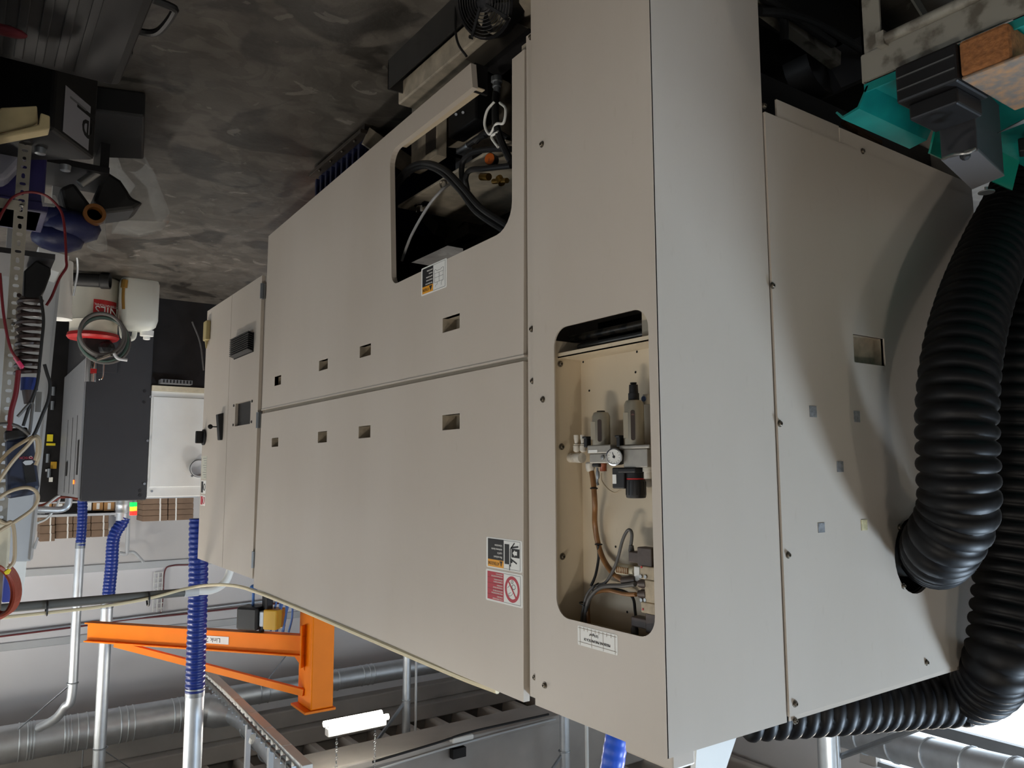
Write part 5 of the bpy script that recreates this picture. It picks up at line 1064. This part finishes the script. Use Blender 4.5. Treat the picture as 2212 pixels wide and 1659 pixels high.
lf = MB().bx((ypt(425, 1070, 10.3).x, 10.25, ypt(360, 1076, 10.3).z - .06), (ypt(300, 1070, 10.3).x, 11.2, ypt(360, 1076, 10.3).z)).bx((ypt(425, 1070, 10.3).x, 10.3, Z0), (ypt(425, 1070, 10.3).x + .05, 10.35, ypt(360, 1076, 10.3).z)).bx((ypt(300, 1070, 10.3).x - .05, 10.3, Z0), (ypt(300, 1070, 10.3).x, 10.35, ypt(360, 1076, 10.3).z)).build('pallet_rack', MATS['light_grey']); tag(lf, 'plain steel rack holding the cardboard bundles behind the enclosure', 'rack')
# ================================================================== canisters on the floor across the aisle
def lab3(t, name, m): return m
dp = PZ(208, 604, Z0); rD = wpx(46, 205, 640, dp.y); dtop = PY(202, 722, dp.y).z
dr = thing('grease_drum', 'scuffed white grease drum with red collar and pump, hose coiled over it', 'drum', (dp.x, dp.y, Z0))
MB().lathe((dp.x, dp.y, Z0), UZ, [(0, rD * .95), (.01, rD), (dtop - Z0 - .12, rD), (dtop - Z0 - .11, rD * 1.03), (dtop - Z0 - .09, rD), (dtop - Z0, rD)], 32).build('drum_body', mat('scuffed_white', (214, 208, 192), .5, rgb2=(150, 144, 130), thr=(.66, .72), scale=14), dr, smooth=True)
MB().lathe((dp.x, dp.y, dtop), UZ, [(0, rD * 1.06), (.03, rD * 1.1), (.05, rD * 1.02), (.055, rD * .9)], 32).build('red_collar', MATS['red'], dr, smooth=True)
dn = Vector((-.12, -1, 0)).normalized(); ds = Vector((1, -.12, 0)).normalized()
lz0, lz1 = PY(225, 648, dp.y - rD).z, PY(225, 690, dp.y - rD).z
pts = []
for k in range(9):
    a = -.95 + k * .14; v = Vector((math.sin(a) , -math.cos(a), 0)) * (rD + .003); pts.append(v)
lb = MB(); lb.rings([[Vector((dp.x, dp.y, lz0)) + v, Vector((dp.x, dp.y, lz1)) + v, Vector((dp.x, dp.y, lz1)) + v * .99, Vector((dp.x, dp.y, lz0)) + v * .99] for v in pts]); lbo = lb.build('red_label', MATS['red'], dr)
vv = pts[4] * 1.012; text(lbo, 'INTERNATIONAL', Vector((dp.x, dp.y, lz0 + .05)) + vv, .03, W_, xdir=Vector((-vv.y, vv.x, 0)), ydir=UZ); text(lbo, 'NILS', Vector((dp.x, dp.y, lz1 - .08)) + vv, .11, W_, xdir=Vector((-vv.y, vv.x, 0)), ydir=UZ)
pz0, pz1 = dtop + .05, PY(205, 826, dp.y).z
MB().cyl((dp.x, dp.y, pz0 + .12), (dp.x, dp.y, pz1), wpx(12, 205, 800, dp.y), seg=20).build('pump_cylinder', MATS['chrome'], dr, smooth=True)
MB().box((dp.x - .02, dp.y, pz0 + .07), (.22, .2, .16)).ball((dp.x - .1, dp.y - .06, pz0 + .08), .08).build('pump_head', MATS['black_rubber'], dr, bevel=.02)
MB().tube([Vector((dp.x - .06, dp.y - .05, pz1 - .02)), Vector((dp.x - .09, dp.y - .05, pz1 - .06)), Vector((dp.x - .09, dp.y - .05, pz0 + .1))], .008, 8).build('pump_handle', MATS['chrome'], dr, smooth=True)
MB().box((dp.x - .01, dp.y - .075, (pz0 + pz1) / 2 + .1), (.05, .01, .04)).build('pump_sticker', MATS['red'], dr)
hc_ = thing('grease_hose', 'coil of grey-green hose with chrome gun hanging on the grease drum', 'hose', (dp.x - .05, dp.y - rD - .04, dtop - .2))
cq = PY(222, 735, dp.y - rD - .05); rr_ = wpx(50, 222, 720, cq.y)
for k in range(4):
    c = cq + Vector((.01 * k - .015, -.018 * k, .012 * (k % 2) - .02 * k)); MB().torus(c, (.1 + .05 * k, 1, .12 - .05 * k), rr_ * (1 - .035 * k), .0145, 36, 8).build('hose_turn', mat('hose_green', (60, 84, 76), .4) if k == 1 else MATS['cable_grey'], hc_, smooth=True)
MB().cyl(PY(209, 778, cq.y - .06), PY(238, 768, cq.y - .06), .016, seg=10).build('chrome_gun', MATS['chrome'], hc_, smooth=True)
MB().tube([PY(246, 763, cq.y - .06), PY(255, 774, cq.y - .06), PY(275, 778, cq.y - .06)], .014, 8).build('gun_lever', MATS['light_grey'], hc_, smooth=True)
MB().tube([PY(267, 668, cq.y), PY(266, 640, cq.y), PY(268, 612, cq.y)], .014, 8).cyl(PY(270, 605, cq.y), PY(268, 622, cq.y), .03, seg=8).build('valve_end', MATS['brass'], hc_)
wh = PY(239, 589, dp.y - rD - .12)
tw = thing('pipe_roll', 'black tube end lying on the floor against the grease drum', 'tube', (wh.x + .1, wh.y, Z0))
ax_ = Vector((-1, -.35, .0)).normalized(); rw = wpx(17, 239, 589, wh.y); wc = Vector((wh.x, wh.y, Z0 + rw))
MB().lathe(wc - ax_ * .5, ax_, [(0, rw * .8), (.42, rw * .85), (.43, rw), (.5, rw), (.5, rw * .82), (.47, rw * .8), (.47, .02), (.48, .0)], 24).build('tube', MATS['black_rubber'], tw, smooth=True)
jp = PZ(306, 603, Z0); jw = wpx(78, 306, 660, jp.y)
je = thing('jerrycan', 'white translucent jerrycan with screw cap standing beside the grease drum', 'canister', (jp.x, jp.y, Z0))
jt = PY(306, 712, jp.y).z
prof = rrect(-jw / 2, jw / 2, -jw * .32, jw * .32, .06, 5)
secs = [(0, .94), (.03, 1), (jt - Z0 - .1, 1), (jt - Z0 - .04, .9), (jt - Z0, .62), (jt - Z0 + .004, .3)]
MB().rings([[Vector((jp.x + p.x * s_, jp.y + .1 + p.y * s_, Z0 + h)) for p in prof] for h, s_ in secs]).build('can_body', MATS['milky_plastic'], je, smooth=True, ang=50)
cpx = PY(317, 722, jp.y + .1); MB().lathe((cpx.x, jp.y + .1, jt - .01), UZ, [(0, .06), (.05, .058), (.055, .03), (.08, .03), (.085, .02)], 18).build('cap', MATS['white_plastic'], je, smooth=True)
MB().tube([Vector((jp.x + jw * .05, jp.y + .1, jt - .03)), Vector((jp.x + jw * .1, jp.y + .1, jt + .07)), Vector((jp.x + jw * .34, jp.y + .1, jt + .07)), Vector((jp.x + jw * .42, jp.y + .1, jt - .06))], .022, 10).build('grip', MATS['milky_plastic'], je, smooth=True)
bp_ = PZ(134, 565, Z0); br_ = wpx(24, 132, 620, bp_.y); bt_ = PY(132, 690, bp_.y).z
pa_ = thing('paint_pail', 'white pail with wire handle half hidden behind the grey cabinet', 'bucket', (bp_.x, bp_.y, Z0))
MB().lathe((bp_.x, bp_.y, Z0), UZ, [(0, br_ * .9), (.01, br_ * .92), (bt_ - Z0 - .14, br_), (bt_ - Z0 - .13, br_ * 1.03), (bt_ - Z0 - .05, br_ * 1.03), (bt_ - Z0 - .04, br_ * 1.08), (bt_ - Z0, br_ * 1.08), (bt_ - Z0 - .01, br_ * .9)], 28).build('pail_body', MATS['white_plastic'], pa_, smooth=True)
MB().tube([(bp_.x - br_, bp_.y - .05, bt_ - .2), (bp_.x - br_ * 1.15, bp_.y - .12, bt_ - .42), (bp_.x - br_ * .6, bp_.y - .28, bt_ - .55), (bp_.x + br_ * .3, bp_.y - .3, bt_ - .52)], .008, 6).build('handle', MATS['galv'], pa_, smooth=True)

# ================================================================== slotted-angle rack and what hangs on it
RY = 3.2
rp = PY(38, 560, RY)
rk = thing('angle_rack', 'grey slotted-angle rack upright with a bolted cross brace', 'rack', (rp.x, RY, Z0))
hw = .02; holes = []
z = Z0 + .04; k = 0
while z < 2.25:
    holes.append(onY(rrect(rp.x - .004, rp.x + .004, z, z + .018, .0035, 2), RY)); holes.append(onY(rrect(rp.x - .009, rp.x + .009, z + .03, z + .038, .0035, 2), RY)); z += .062
um = MB(); z = Z0
while z < 2.3:
    um.plate(onY([(rp.x - hw, z), (rp.x + hw, z), (rp.x + hw, z + .062), (rp.x - hw, z + .062)], RY), [onY(rrect(rp.x - .0055, rp.x + .0055, z + .006, z + .026, .005, 2), RY), onY(rrect(rp.x - .010, rp.x + .010, z + .040, z + .051, .005, 2), RY)], (0, .003, 0)); z += .062
um.bx((rp.x + hw - .003, RY + .003, Z0), (rp.x + hw, RY + .04, 2.3)).build('upright', mat('rack_grey', (150, 146, 136), .5, .3, var=.12, scale=12), rk)
for zz in (PY(10, 440, RY).z, PY(10, 700, RY).z):
    MB().bx((rp.x, RY - .004, zz - .018), (rp.x + .9, RY, zz + .018)).build('cross_brace', MATS['rack_grey'], rk); MB().ball((rp.x, RY - .005, zz), .008).build('bolt_head', MATS['chrome'], rk)
MB().bx((PY(112, 562, RY + .25).x, RY + .1, PY(78, 562, RY + .15).z - .02), (rp.x + 1, RY + .5, PY(78, 562, RY + .15).z)).build('shelf_board', MATS['charcoal'], rk)
for zz in (Z0 + .05, .75): MB().bx((rp.x + .12, 1.9, zz), (rp.x + 1.1, RY - .05, zz + .03)).build('shade_shelf', MATS['charcoal'], rk)  # unseen rack bay with bins, added to shade the machine's lower long side
MB().bx((rp.x + 1.08, 1.9, Z0), (rp.x + 1.11, RY + .5, 1.4)).build('shade_sheet', MATS['charcoal'], rk)
for yy in (1.92, RY - .06): MB().bx((rp.x + .14, yy - .02, Z0), (rp.x + .18, yy + .02, 1.4)).build('upright', MATS['rack_grey'], rk)
for k, (yy, zz, hh) in enumerate(((2.2, .78, .5), (2.75, .78, .35))): MB().bx((rp.x + .3, yy - .22, zz), (rp.x + 1.0, yy + .22, zz + hh)).build('shade_bin', MATS['navy'], rk, bevel=.02)
R = lambda px, py, y=RY - .02: PY(px, py, y)
def psolid(name, pts, y, d, m, label, cat, bev=.004):
    o = MB().prism([PY(a, b, y) for a, b in pts], (0, d, 0)).build(name, m, bevel=bev); return tag(o, label, cat) if label else o
# grey cabinet behind the rack
gy = 4.6
gcab = thing('grey_cabinet', 'tall light grey cabinet with aluminium edge behind the slotted rack', 'cabinet', (PY(60, 900, gy).x, gy + .2, Z0))
MB().prism([PY(128, 582, gy), PY(66, 1212, gy), PY(-60, 1215, gy), PY(-60, 590, gy)], (0, .35, 0)).build('body', MATS['light_grey'], gcab)
MB().prism([PY(133, 580, gy - .012), PY(71, 1208, gy - .012), PY(65, 1210, gy - .012), PY(127, 580, gy - .012)], (0, .03, 0)).build('edge_trim', mat('alu_trim', (196, 198, 200), .35, .7), gcab)
MB().prism([PY(80, 1160, gy - .02), PY(72, 1185, gy - .02), PY(77, 1187, gy - .02), PY(84, 1162, gy - .02)], (0, .02, 0)).build('catch', MATS['alu_trim'], gcab)
zb_ = PY(128, 582, gy).z
for px in (112, 20): q = PY(px, 582, gy + .05); MB().bx((q.x - .02, gy + .03, Z0), (q.x + .02, gy + .09, zb_ + .02)).build('leg', MATS['alu_trim'], gcab)
psolid('ceiling_post', [(58, 1212), (28, 1212), (22, 1292), (50, 1292)], 4.9, .12, MATS['white_paint'], 'pale square post standing above the grey cabinet', 'post')
# charger and cables
ch = thing('battery_charger', 'dark blue power-tool battery charger hanging among beige cables', 'charger', R(50, 1070))
cyz = RY - .10
MB().prism([PY(12, 948, cyz), PY(72, 945, cyz), PY(86, 1050, cyz), PY(78, 1068, cyz), PY(14, 1078, cyz)], (0, .07, 0)).build('shell', MATS['navy'], ch, bevel=.012)
MB().prism([PY(50, 1003, cyz - .004), PY(72, 1000, cyz - .004), PY(79, 1040, cyz - .004), PY(56, 1044, cyz - .004)], (0, .004, 0)).build('battery_slot', MATS['black_plastic'], ch)
MB().prism([PY(49, 999, cyz - .006), PY(54, 995, cyz - .006), PY(70, 994, cyz - .006), PY(72, 999, cyz - .006), PY(66, 1004, cyz - .006), PY(55, 1005, cyz - .006)], (0, .006, 0)).build('display', MATS['light_grey'], ch)
text(ch, 'BOSCH', PY(57, 989, cyz - .003), .012, MATS['print_red'], xdir=(1, 0, 0), ydir=UZ); MB().torus(PY(66.5, 988, cyz - .002), (0, 1, 0), .004, .0008, 14, 4).build('emblem', W_, ch)
MB().prism([PY(10, 930, cyz), PY(28, 925, cyz), PY(60, 922, cyz), PY(62, 945, cyz), PY(10, 955, cyz)], (0, .06, 0)).build('plug_block', MATS['black_plastic'], ch, bevel=.008)
def cab(pts, r, m, label, y=RY - .13, n=8):
    o = MB().tube([PY(a, b, y + (c[0] if c else 0)) for a, b, *c in pts], r, 8, n).build('cable', MATS[m], smooth=True); return tag(o, label, 'cable', 'rack cables')
cab([(-20, 1020), (20, 975), (58, 950), (78, 942), (86, 955), (84, 985), (77, 1005)], .006, 'cable_beige', 'beige cable arching over the blue charger')
cab([(-20, 1065), (25, 1000), (60, 962), (72, 948), (80, 950), (81, 975), (76, 995)], .006, 'cable_beige', 'second beige cable in the loop around the charger', RY - .15)
cab([(-15, 1085), (20, 1062), (55, 1053), (76, 1060), (82, 1078), (70, 1100), (40, 1122), (10, 1140), (-15, 1155)], .006, 'cable_beige', 'beige cable loop below the blue charger')
cab([(-15, 1115), (10, 1130), (24, 1128), (30, 1145), (32, 1180), (30, 1212), (18, 1228)], .006, 'cable_beige', 'beige cable running down to the yellow plug')
cab([(-15, 918), (15, 916), (35, 920), (52, 930), (64, 940)], .006, 'cable_grey', 'dark cable bowed above the charger plugs')
cab([(88, 640), (94, 690), (90, 740), (86, 780), (80, 830), (66, 870), (50, 920)], .005, 'black_rubber', 'long black cable hanging down in front of the grey cabinet')
cab([(96, 787), (102, 808), (108, 830), (104, 865), (92, 895), (78, 930), (70, 945)], .0055, 'black_rubber', 'black cable ending in a pointed probe')
cab([(38, 900), (68, 870), (68, 900), (64, 935)], .005, 'cable_grey', 'short grey cable beside the blue connector')
cab([(-5, 480), (10, 450), (30, 425), (62, 415), (100, 423), (128, 450), (138, 480), (142, 530), (143, 560), (143, 578), (128, 602), (112, 640), (100, 660)], .0045, 'cable_red', 'dark red cable arched over the floor clutter', RY - .1)
cab([(0, 590), (8, 680), (22, 750), (40, 780)], .0045, 'cable_red', 'red lead running down the slotted upright')
cab([(40, 800), (34, 850), (24, 890), (20, 930)], .008, 'cable_red', 'doubled red cable below the pink clamp')
tag(psolid('pink_clamp', [(28, 770), (36, 768), (54, 792), (46, 798)], RY - .13, .03, mat('pink', (200, 48, 90), .4), None, None), 'pink plastic battery clamp hanging by the upright', 'clamp')
cl = thing('coiled_cable', 'dark brown spiral cable hanging beside the slotted upright', 'cable', R(62, 810))
a, b = R(66, 640, RY - .08), R(58, 808, RY - .08); hel = []
for k in range(220):
    t_ = k / 219; an = t_ * 2 * math.pi * 11; c = a.lerp(b, t_); hel.append(c + Vector((math.cos(an) * .034, math.sin(an) * .034, 0)))
MB().sweep(hel, .0075, 6).build('spiral', mat('brown_cable', (46, 34, 32), .45), cl, smooth=True)
bc = thing('blue_connector', 'blue industrial plug with brown body hanging under the spiral cable', 'plug', R(62, 870))
MB().cyl(R(64, 816, RY - .09), R(63, 843, RY - .09), .026, seg=18).build('plug_ring', mat('plug_blue', (30, 48, 110), .45), bc, smooth=True); MB().cyl(R(63, 843, RY - .09), R(62, 873, RY - .09), .022, .014, 16).build('plug_body', MATS['brown_cable'], bc, smooth=True)
MB().bx(R(78, 846, RY - .11), R(88, 890, RY - .11) + Vector((0, .01, 0))).build('steel_clip', MATS['steel'], bc)
psolid('black_bin', [(52, 585), (78, 562), (110, 578), (110, 592), (98, 625), (80, 652), (50, 648)], RY + .15, .2, MATS['black_plastic'], 'black plastic bin stuck behind the slotted upright', 'bin', .006)
psolid('ivory_block', [(-20, 1130), (20, 1128), (24, 1150), (18, 1232), (-20, 1236)], RY - .05, .1, MATS['cream_plastic'], 'ivory plastic block at the picture edge above the cables', 'block', .008)
psolid('yellow_plug', [(8, 1236), (18, 1228), (25, 1230), (20, 1240), (12, 1242)], RY - .12, .02, MATS['yellow'], 'small yellow plug under the ivory block', 'plug', .002)
rc_ = thing('spiral_air_hose', 'red-brown spiral air hose hanging at the picture edge', 'hose', R(10, 1310))
for k in range(6): MB().torus(R(-12 + 3 * k, 1278 - 1.5 * k, RY - .1 + .02 * k), (.75, .6, .25), .085, .0085, 30, 7).build('hose_turn', MATS['copper_red'], rc_, smooth=True)
psolid('blue_carton', [(10, 1238), (34, 1236), (30, 1300), (4, 1302)], RY + .3, .2, mat('carton_blue', (52, 66, 150), .5), 'blue printed carton behind the spiral hose', 'box', .003)
# steel tube bend and wires leaving the cabinet
MB().tube([PY(60, 1101, gy + .3), PY(88, 1101, gy + .35), PY(130, 1101, gy + .4), PY(146, 1092, gy + .4), PY(149, 1076, gy + .4)], .018, 12).build('bent_tube', MATS['galv'], gcab, smooth=True)
MB().tube([PY(70, 1094, gy + .3), PY(88, 1092, gy + .4), PY(120, 1080, gy + .4), PY(135, 1074, gy + .4), PY(168, 1078, gy + .4)], .007, 6).build('loose_wire', MATS['copper_red'], gcab, smooth=True)
MB().tube([PY(88, 1101, gy + .36), PY(126, 1072, gy + .4), PY(124, 1090, gy + .4), PY(110, 1110, gy + .4), PY(98, 1122, gy + .4), PY(80, 1130, gy + .3)], .007, 6).build('loose_wire', MATS['white_plastic'], gcab, smooth=True)

# ================================================================== clutter on the floor by the rack
TZc = Z0 + .45
k0, k1 = PZ(322, 40, TZc), PZ(240, 190, TZc); bx1 = k0.x; by1 = k1.y
tc = thing('tool_case', 'large black ribbed plastic tool case with side handle on the floor', 'case', (bx1 + .4, by1 - .4, Z0))
MB().bx((bx1 + .03, by1 - .85, Z0), (bx1 + .85, by1 - .03, TZc - .09)).build('base', MATS['black_plastic'], tc, bevel=.03)
ldm = MB().bx((bx1, by1 - .9, TZc - .10), (bx1 + .88, by1, TZc)).build('lid', mat('case_black', (17, 17, 18), .6, var=.1), tc, bevel=.03)
for k in range(13): MB().bx((bx1 + .12 + k * .055, by1 - .62, TZc), (bx1 + .145 + k * .055, by1 - .06, TZc + .007)).build('lid_rib', MATS['case_black'], ldm, bevel=.003)
hq = PZ(300, 120, TZc - .12)
MB().tube([(bx1 + .02, by1 - .42, TZc - .12), (bx1 - .075, by1 - .41, TZc - .12), (bx1 - .09, by1 - .38, TZc - .12), (bx1 - .075, by1 - .25, TZc - .12), (bx1 - .04, by1 - .21, TZc - .12), (bx1 + .02, by1 - .21, TZc - .12)], .012, 8, 5).build('handle', MATS['black_plastic'], tc)
for yy in (.1, .52): MB().box((bx1 - .006, by1 - yy, TZc - .10), (.02, .08, .06)).build('latch', MATS['black_plastic'], tc, bevel=.004)
rf = MB().ball(PZ(12, 66, TZc + .05), .04, (1.4, .5, .4)).build('red_rag', mat('rag_red', (92, 20, 30), .8)); tag(rf, 'scrap of red cloth lying on the black tool case', 'rag')
# battery box turned in the room
ang = YAW
bb = thing('battery_box', 'black battery box with a slanted white label beside the tool case', 'box', PZ(170, 300, Z0))
LY = 3.05
l0 = PY(141, 184, LY); fdir = Vector((-math.sin(ang), math.cos(ang), 0)); # face runs away from the camera
l1d = ray(195, 233); s_ = ((l0.x - CAM.x) * l1d.y - (l0.y - CAM.y) * l1d.x) / (-(fdir.x * l1d.y - fdir.y * l1d.x)); l1 = l0 + fdir * abs(s_)
LL = min(.55, (l1 - l0).length) if (l1 - l0).length > .05 else .4
fn = Vector((fdir.y, -fdir.x, 0)); fn = -fn if fn.dot(CAM - l0) < 0 else fn
lh = .17
base = [l0 - fdir * .06, l0 + fdir * (LL + .05), l0 + fdir * (LL + .05) - fn * .34, l0 - fdir * .06 - fn * .34]
MB().prism([Vector((v.x, v.y, Z0)) for v in base], (0, 0, l0.z + lh + .02 - Z0)).build('case', MATS['black_plastic'], bb, bevel=.012)
lbl = MB().prism([l0 + fn * .001, l0 + fdir * LL + fn * .001, l0 + fdir * LL + fn * .001 + UZ * lh, l0 + fn * .001 + UZ * lh], fn * .001).build('white_label', mat('dull_label', (150, 150, 158), .5), bb)
text(lbl, 'el', l0 + fdir * LL * .86 + UZ * lh * .45 + fn * .0025, .17, K_, xdir=-UZ, ydir=UZ.cross(fn) * 1.0)
MB().prism([l0 + fdir * .03 + fn * .0025 + UZ * .025, l0 + fdir * (LL - .03) + fn * .0025 + UZ * .025, l0 + fdir * (LL - .03) + fn * .0025 + UZ * .033, l0 + fdir * .03 + fn * .0025 + UZ * .033], fn * .0005).build('print', MATS['grey_plastic'], lbl)
tpz = l0.z + lh + .02; c_ = base[0].lerp(base[2], .4)
for k in range(2): MB().lathe(Vector((c_.x, c_.y, tpz)) + fdir * (.05 + .16 * k), UZ, [(0, .02), (.02, .018), (.022, .012)], 14).build('terminal', MATS['galv_dull'], bb, smooth=True)
psolid('taped_frame', [(-20, 262), (2, 232), (80, 228), (83, 262), (70, 272), (-20, 292)], 2.75, .05, mat('ply_cream', (196, 180, 138), .6, var=.1, scale=20), 'cream plywood piece with torn masking tape on its edge', 'plywood', .004)
psolid('taped_frame', [(-20, 302), (108, 278), (108, 250), (88, 243), (84, 268), (-20, 296)], 2.72, .06, MATS['ply_cream'], 'cream plywood strip with a green-tinged tape end in front of the other', 'plywood', .004)
psolid('white_jug', [(-20, 300), (66, 292), (68, 318), (52, 345), (12, 387), (-20, 388)], 3.35, .12, mat('jug_white', (150, 152, 168), .4), 'white plastic jug with a blue patch behind the plywood', 'jug', .02)
MB().ball(PY(12, 309, 3.34), .03, (1, .2, .7)).build('blue_patch', MATS['blue_plastic'], bpy.data.objects['white_jug'])
cb = thing('blue_crate', 'dark violet-blue plastic crate behind the slotted upright', 'crate', PY(80, 400, 3.6))
a, b = PY(105, 300, 3.5), PY(-30, 440, 3.5); MB().bx((a.x, 3.5, a.z), (b.x, 3.8, b.z)).build('crate_body', mat('violet_blue', (40, 36, 86), .45), cb, bevel=.01); MB().bx((a.x - .012, 3.49, b.z - .04), (b.x, 3.81, b.z)).build('crate_rim', MATS['violet_blue'], cb, bevel=.004)
psolid('clear_hook', [(88, 418), (120, 422), (127, 440), (118, 446), (92, 444)], RY - .06, .01, MATS['clear_film'], 'clear plastic hook strip beside the upright', 'hook', 0)
m0 = PZ(312, 250, Z0 + .03); o = MB().prism([PZ(196, 238, Z0 + .12), PZ(312, 252, Z0 + .12), PZ(310, 345, Z0 + .12), PZ(196, 340, Z0 + .12)], (0, 0, -.12)).build('rubber_mat', MATS['black_rubber'], bevel=.01); tag(o, 'flat black box lying on the floor beyond the battery box', 'box')
psolid('funnel', [(200, 432), (228, 366), (262, 388), (278, 412), (284, 425), (312, 437), (290, 452), (226, 460)], 4.4, .25, mat('funnel_black', (26, 26, 26), .5), 'black plastic funnel leaning on the clear bag', 'funnel', .02)
psolid('black_bundle', [(128, 405), (160, 392), (196, 440), (205, 456), (176, 468), (140, 452)], 4.3, .15, MATS['black_rubber'], 'bundle of black rubber parts beside the funnel', 'rubber parts', .02)
o = MB().cyl(PY(172, 398, 4.25), PY(214, 369, 4.25), .022, seg=12).build('steel_tube', MATS['steel'], smooth=True); tag(o, 'short steel tube lying across the black rubber parts', 'tube')
tr = thing('tape_roll', 'roll of brown tape hanging by the black rubber parts', 'tape', PY(200, 468, 4.2)); MB().lathe(PY(202, 467, 4.25), (0, -1, 0), [(0, .05), (.05, .05), (.05, .034), (0, .034)], 22).build('roll', mat('tape_brown', (110, 70, 30), .4), tr, smooth=True)
def bag(name, pts, y, d, label):
    """crumpled clear bag"""
    bm = MB(); c = sum((PY(a, b, y) for a, b in pts), Vector()) / len(pts); ring = [PY(a, b, y) for a, b in pts]; rnd = random.Random(3)
    lv = []
    for k in range(7):
        t_ = k / 6; s__ = .86 + .16 * math.sin(math.pi * t_); lv.append([c + (p - c) * s__ * rnd.uniform(.93, 1.04) + Vector((0, d * (t_ - .5) + rnd.uniform(-.02, .02), 0)) for p in ring])
    bm.rings(lv); o = bm.build(name, MATS['clear_film'], smooth=True, ang=60); return tag(o, label, 'bag')
bag('clear_bag', [(232, 335), (262, 330), (300, 345), (332, 385), (345, 430), (362, 480), (345, 503), (300, 505), (244, 500), (246, 460), (280, 420), (250, 380)], 4.75, .3, 'crumpled clear plastic bag standing on the floor beside the funnel')
bag('clear_bag', [(185, 470), (225, 470), (232, 540), (215, 545), (190, 530), (178, 500)], 4.5, .1, 'small clear plastic sleeve hanging behind the tape roll')
for k, (px, py, r_) in enumerate(((108, 470, .10), (150, 490, .12), (125, 515, .10))):
    o = MB().ball(PY(px, py, 4.3), r_, (1.2, .8, .7)).build('blue_sack', mat('sack_blue', (26, 32, 74), .45, bump=.6, bscale=12), smooth=True); tag(o, ('blue plastic sack slumped under the red cable', 'largest blue plastic sack below the tape roll', 'lowest blue plastic sack above the white sheet')[k], 'sack', 'blue sacks')
bz_ = PY(130, 540, 4.35).z
psolid('white_carton', [(82, 532), (150, 552), (148, 568), (128, 590), (84, 575)], 4.35, .25, MATS['white_paint'], 'white carton below the blue sacks', 'box', .004)
rb_ = PY(100, 500, 4.5); 
sup = thing('low_bench', 'low dark bench carrying the blue sacks and black parts', 'bench', (rb_.x, 4.45, Z0))
zt_ = PY(150, 400, 4.4).z - .03
MB().bx((PY(215, 460, 4.5).x, 4.2, max(Z0 + .12, zt_ - .03)), (.5, 4.55, max(Z0 + .15, zt_))).build('bench_top', MATS['black_steel'], sup)
for xx in (PY(205, 460, 4.5).x, .45):
    MB().bx((xx - .02, 4.22, Z0), (xx + .02, 4.5, max(Z0 + .12, zt_ - .03))).build('leg', MATS['black_steel'], sup)
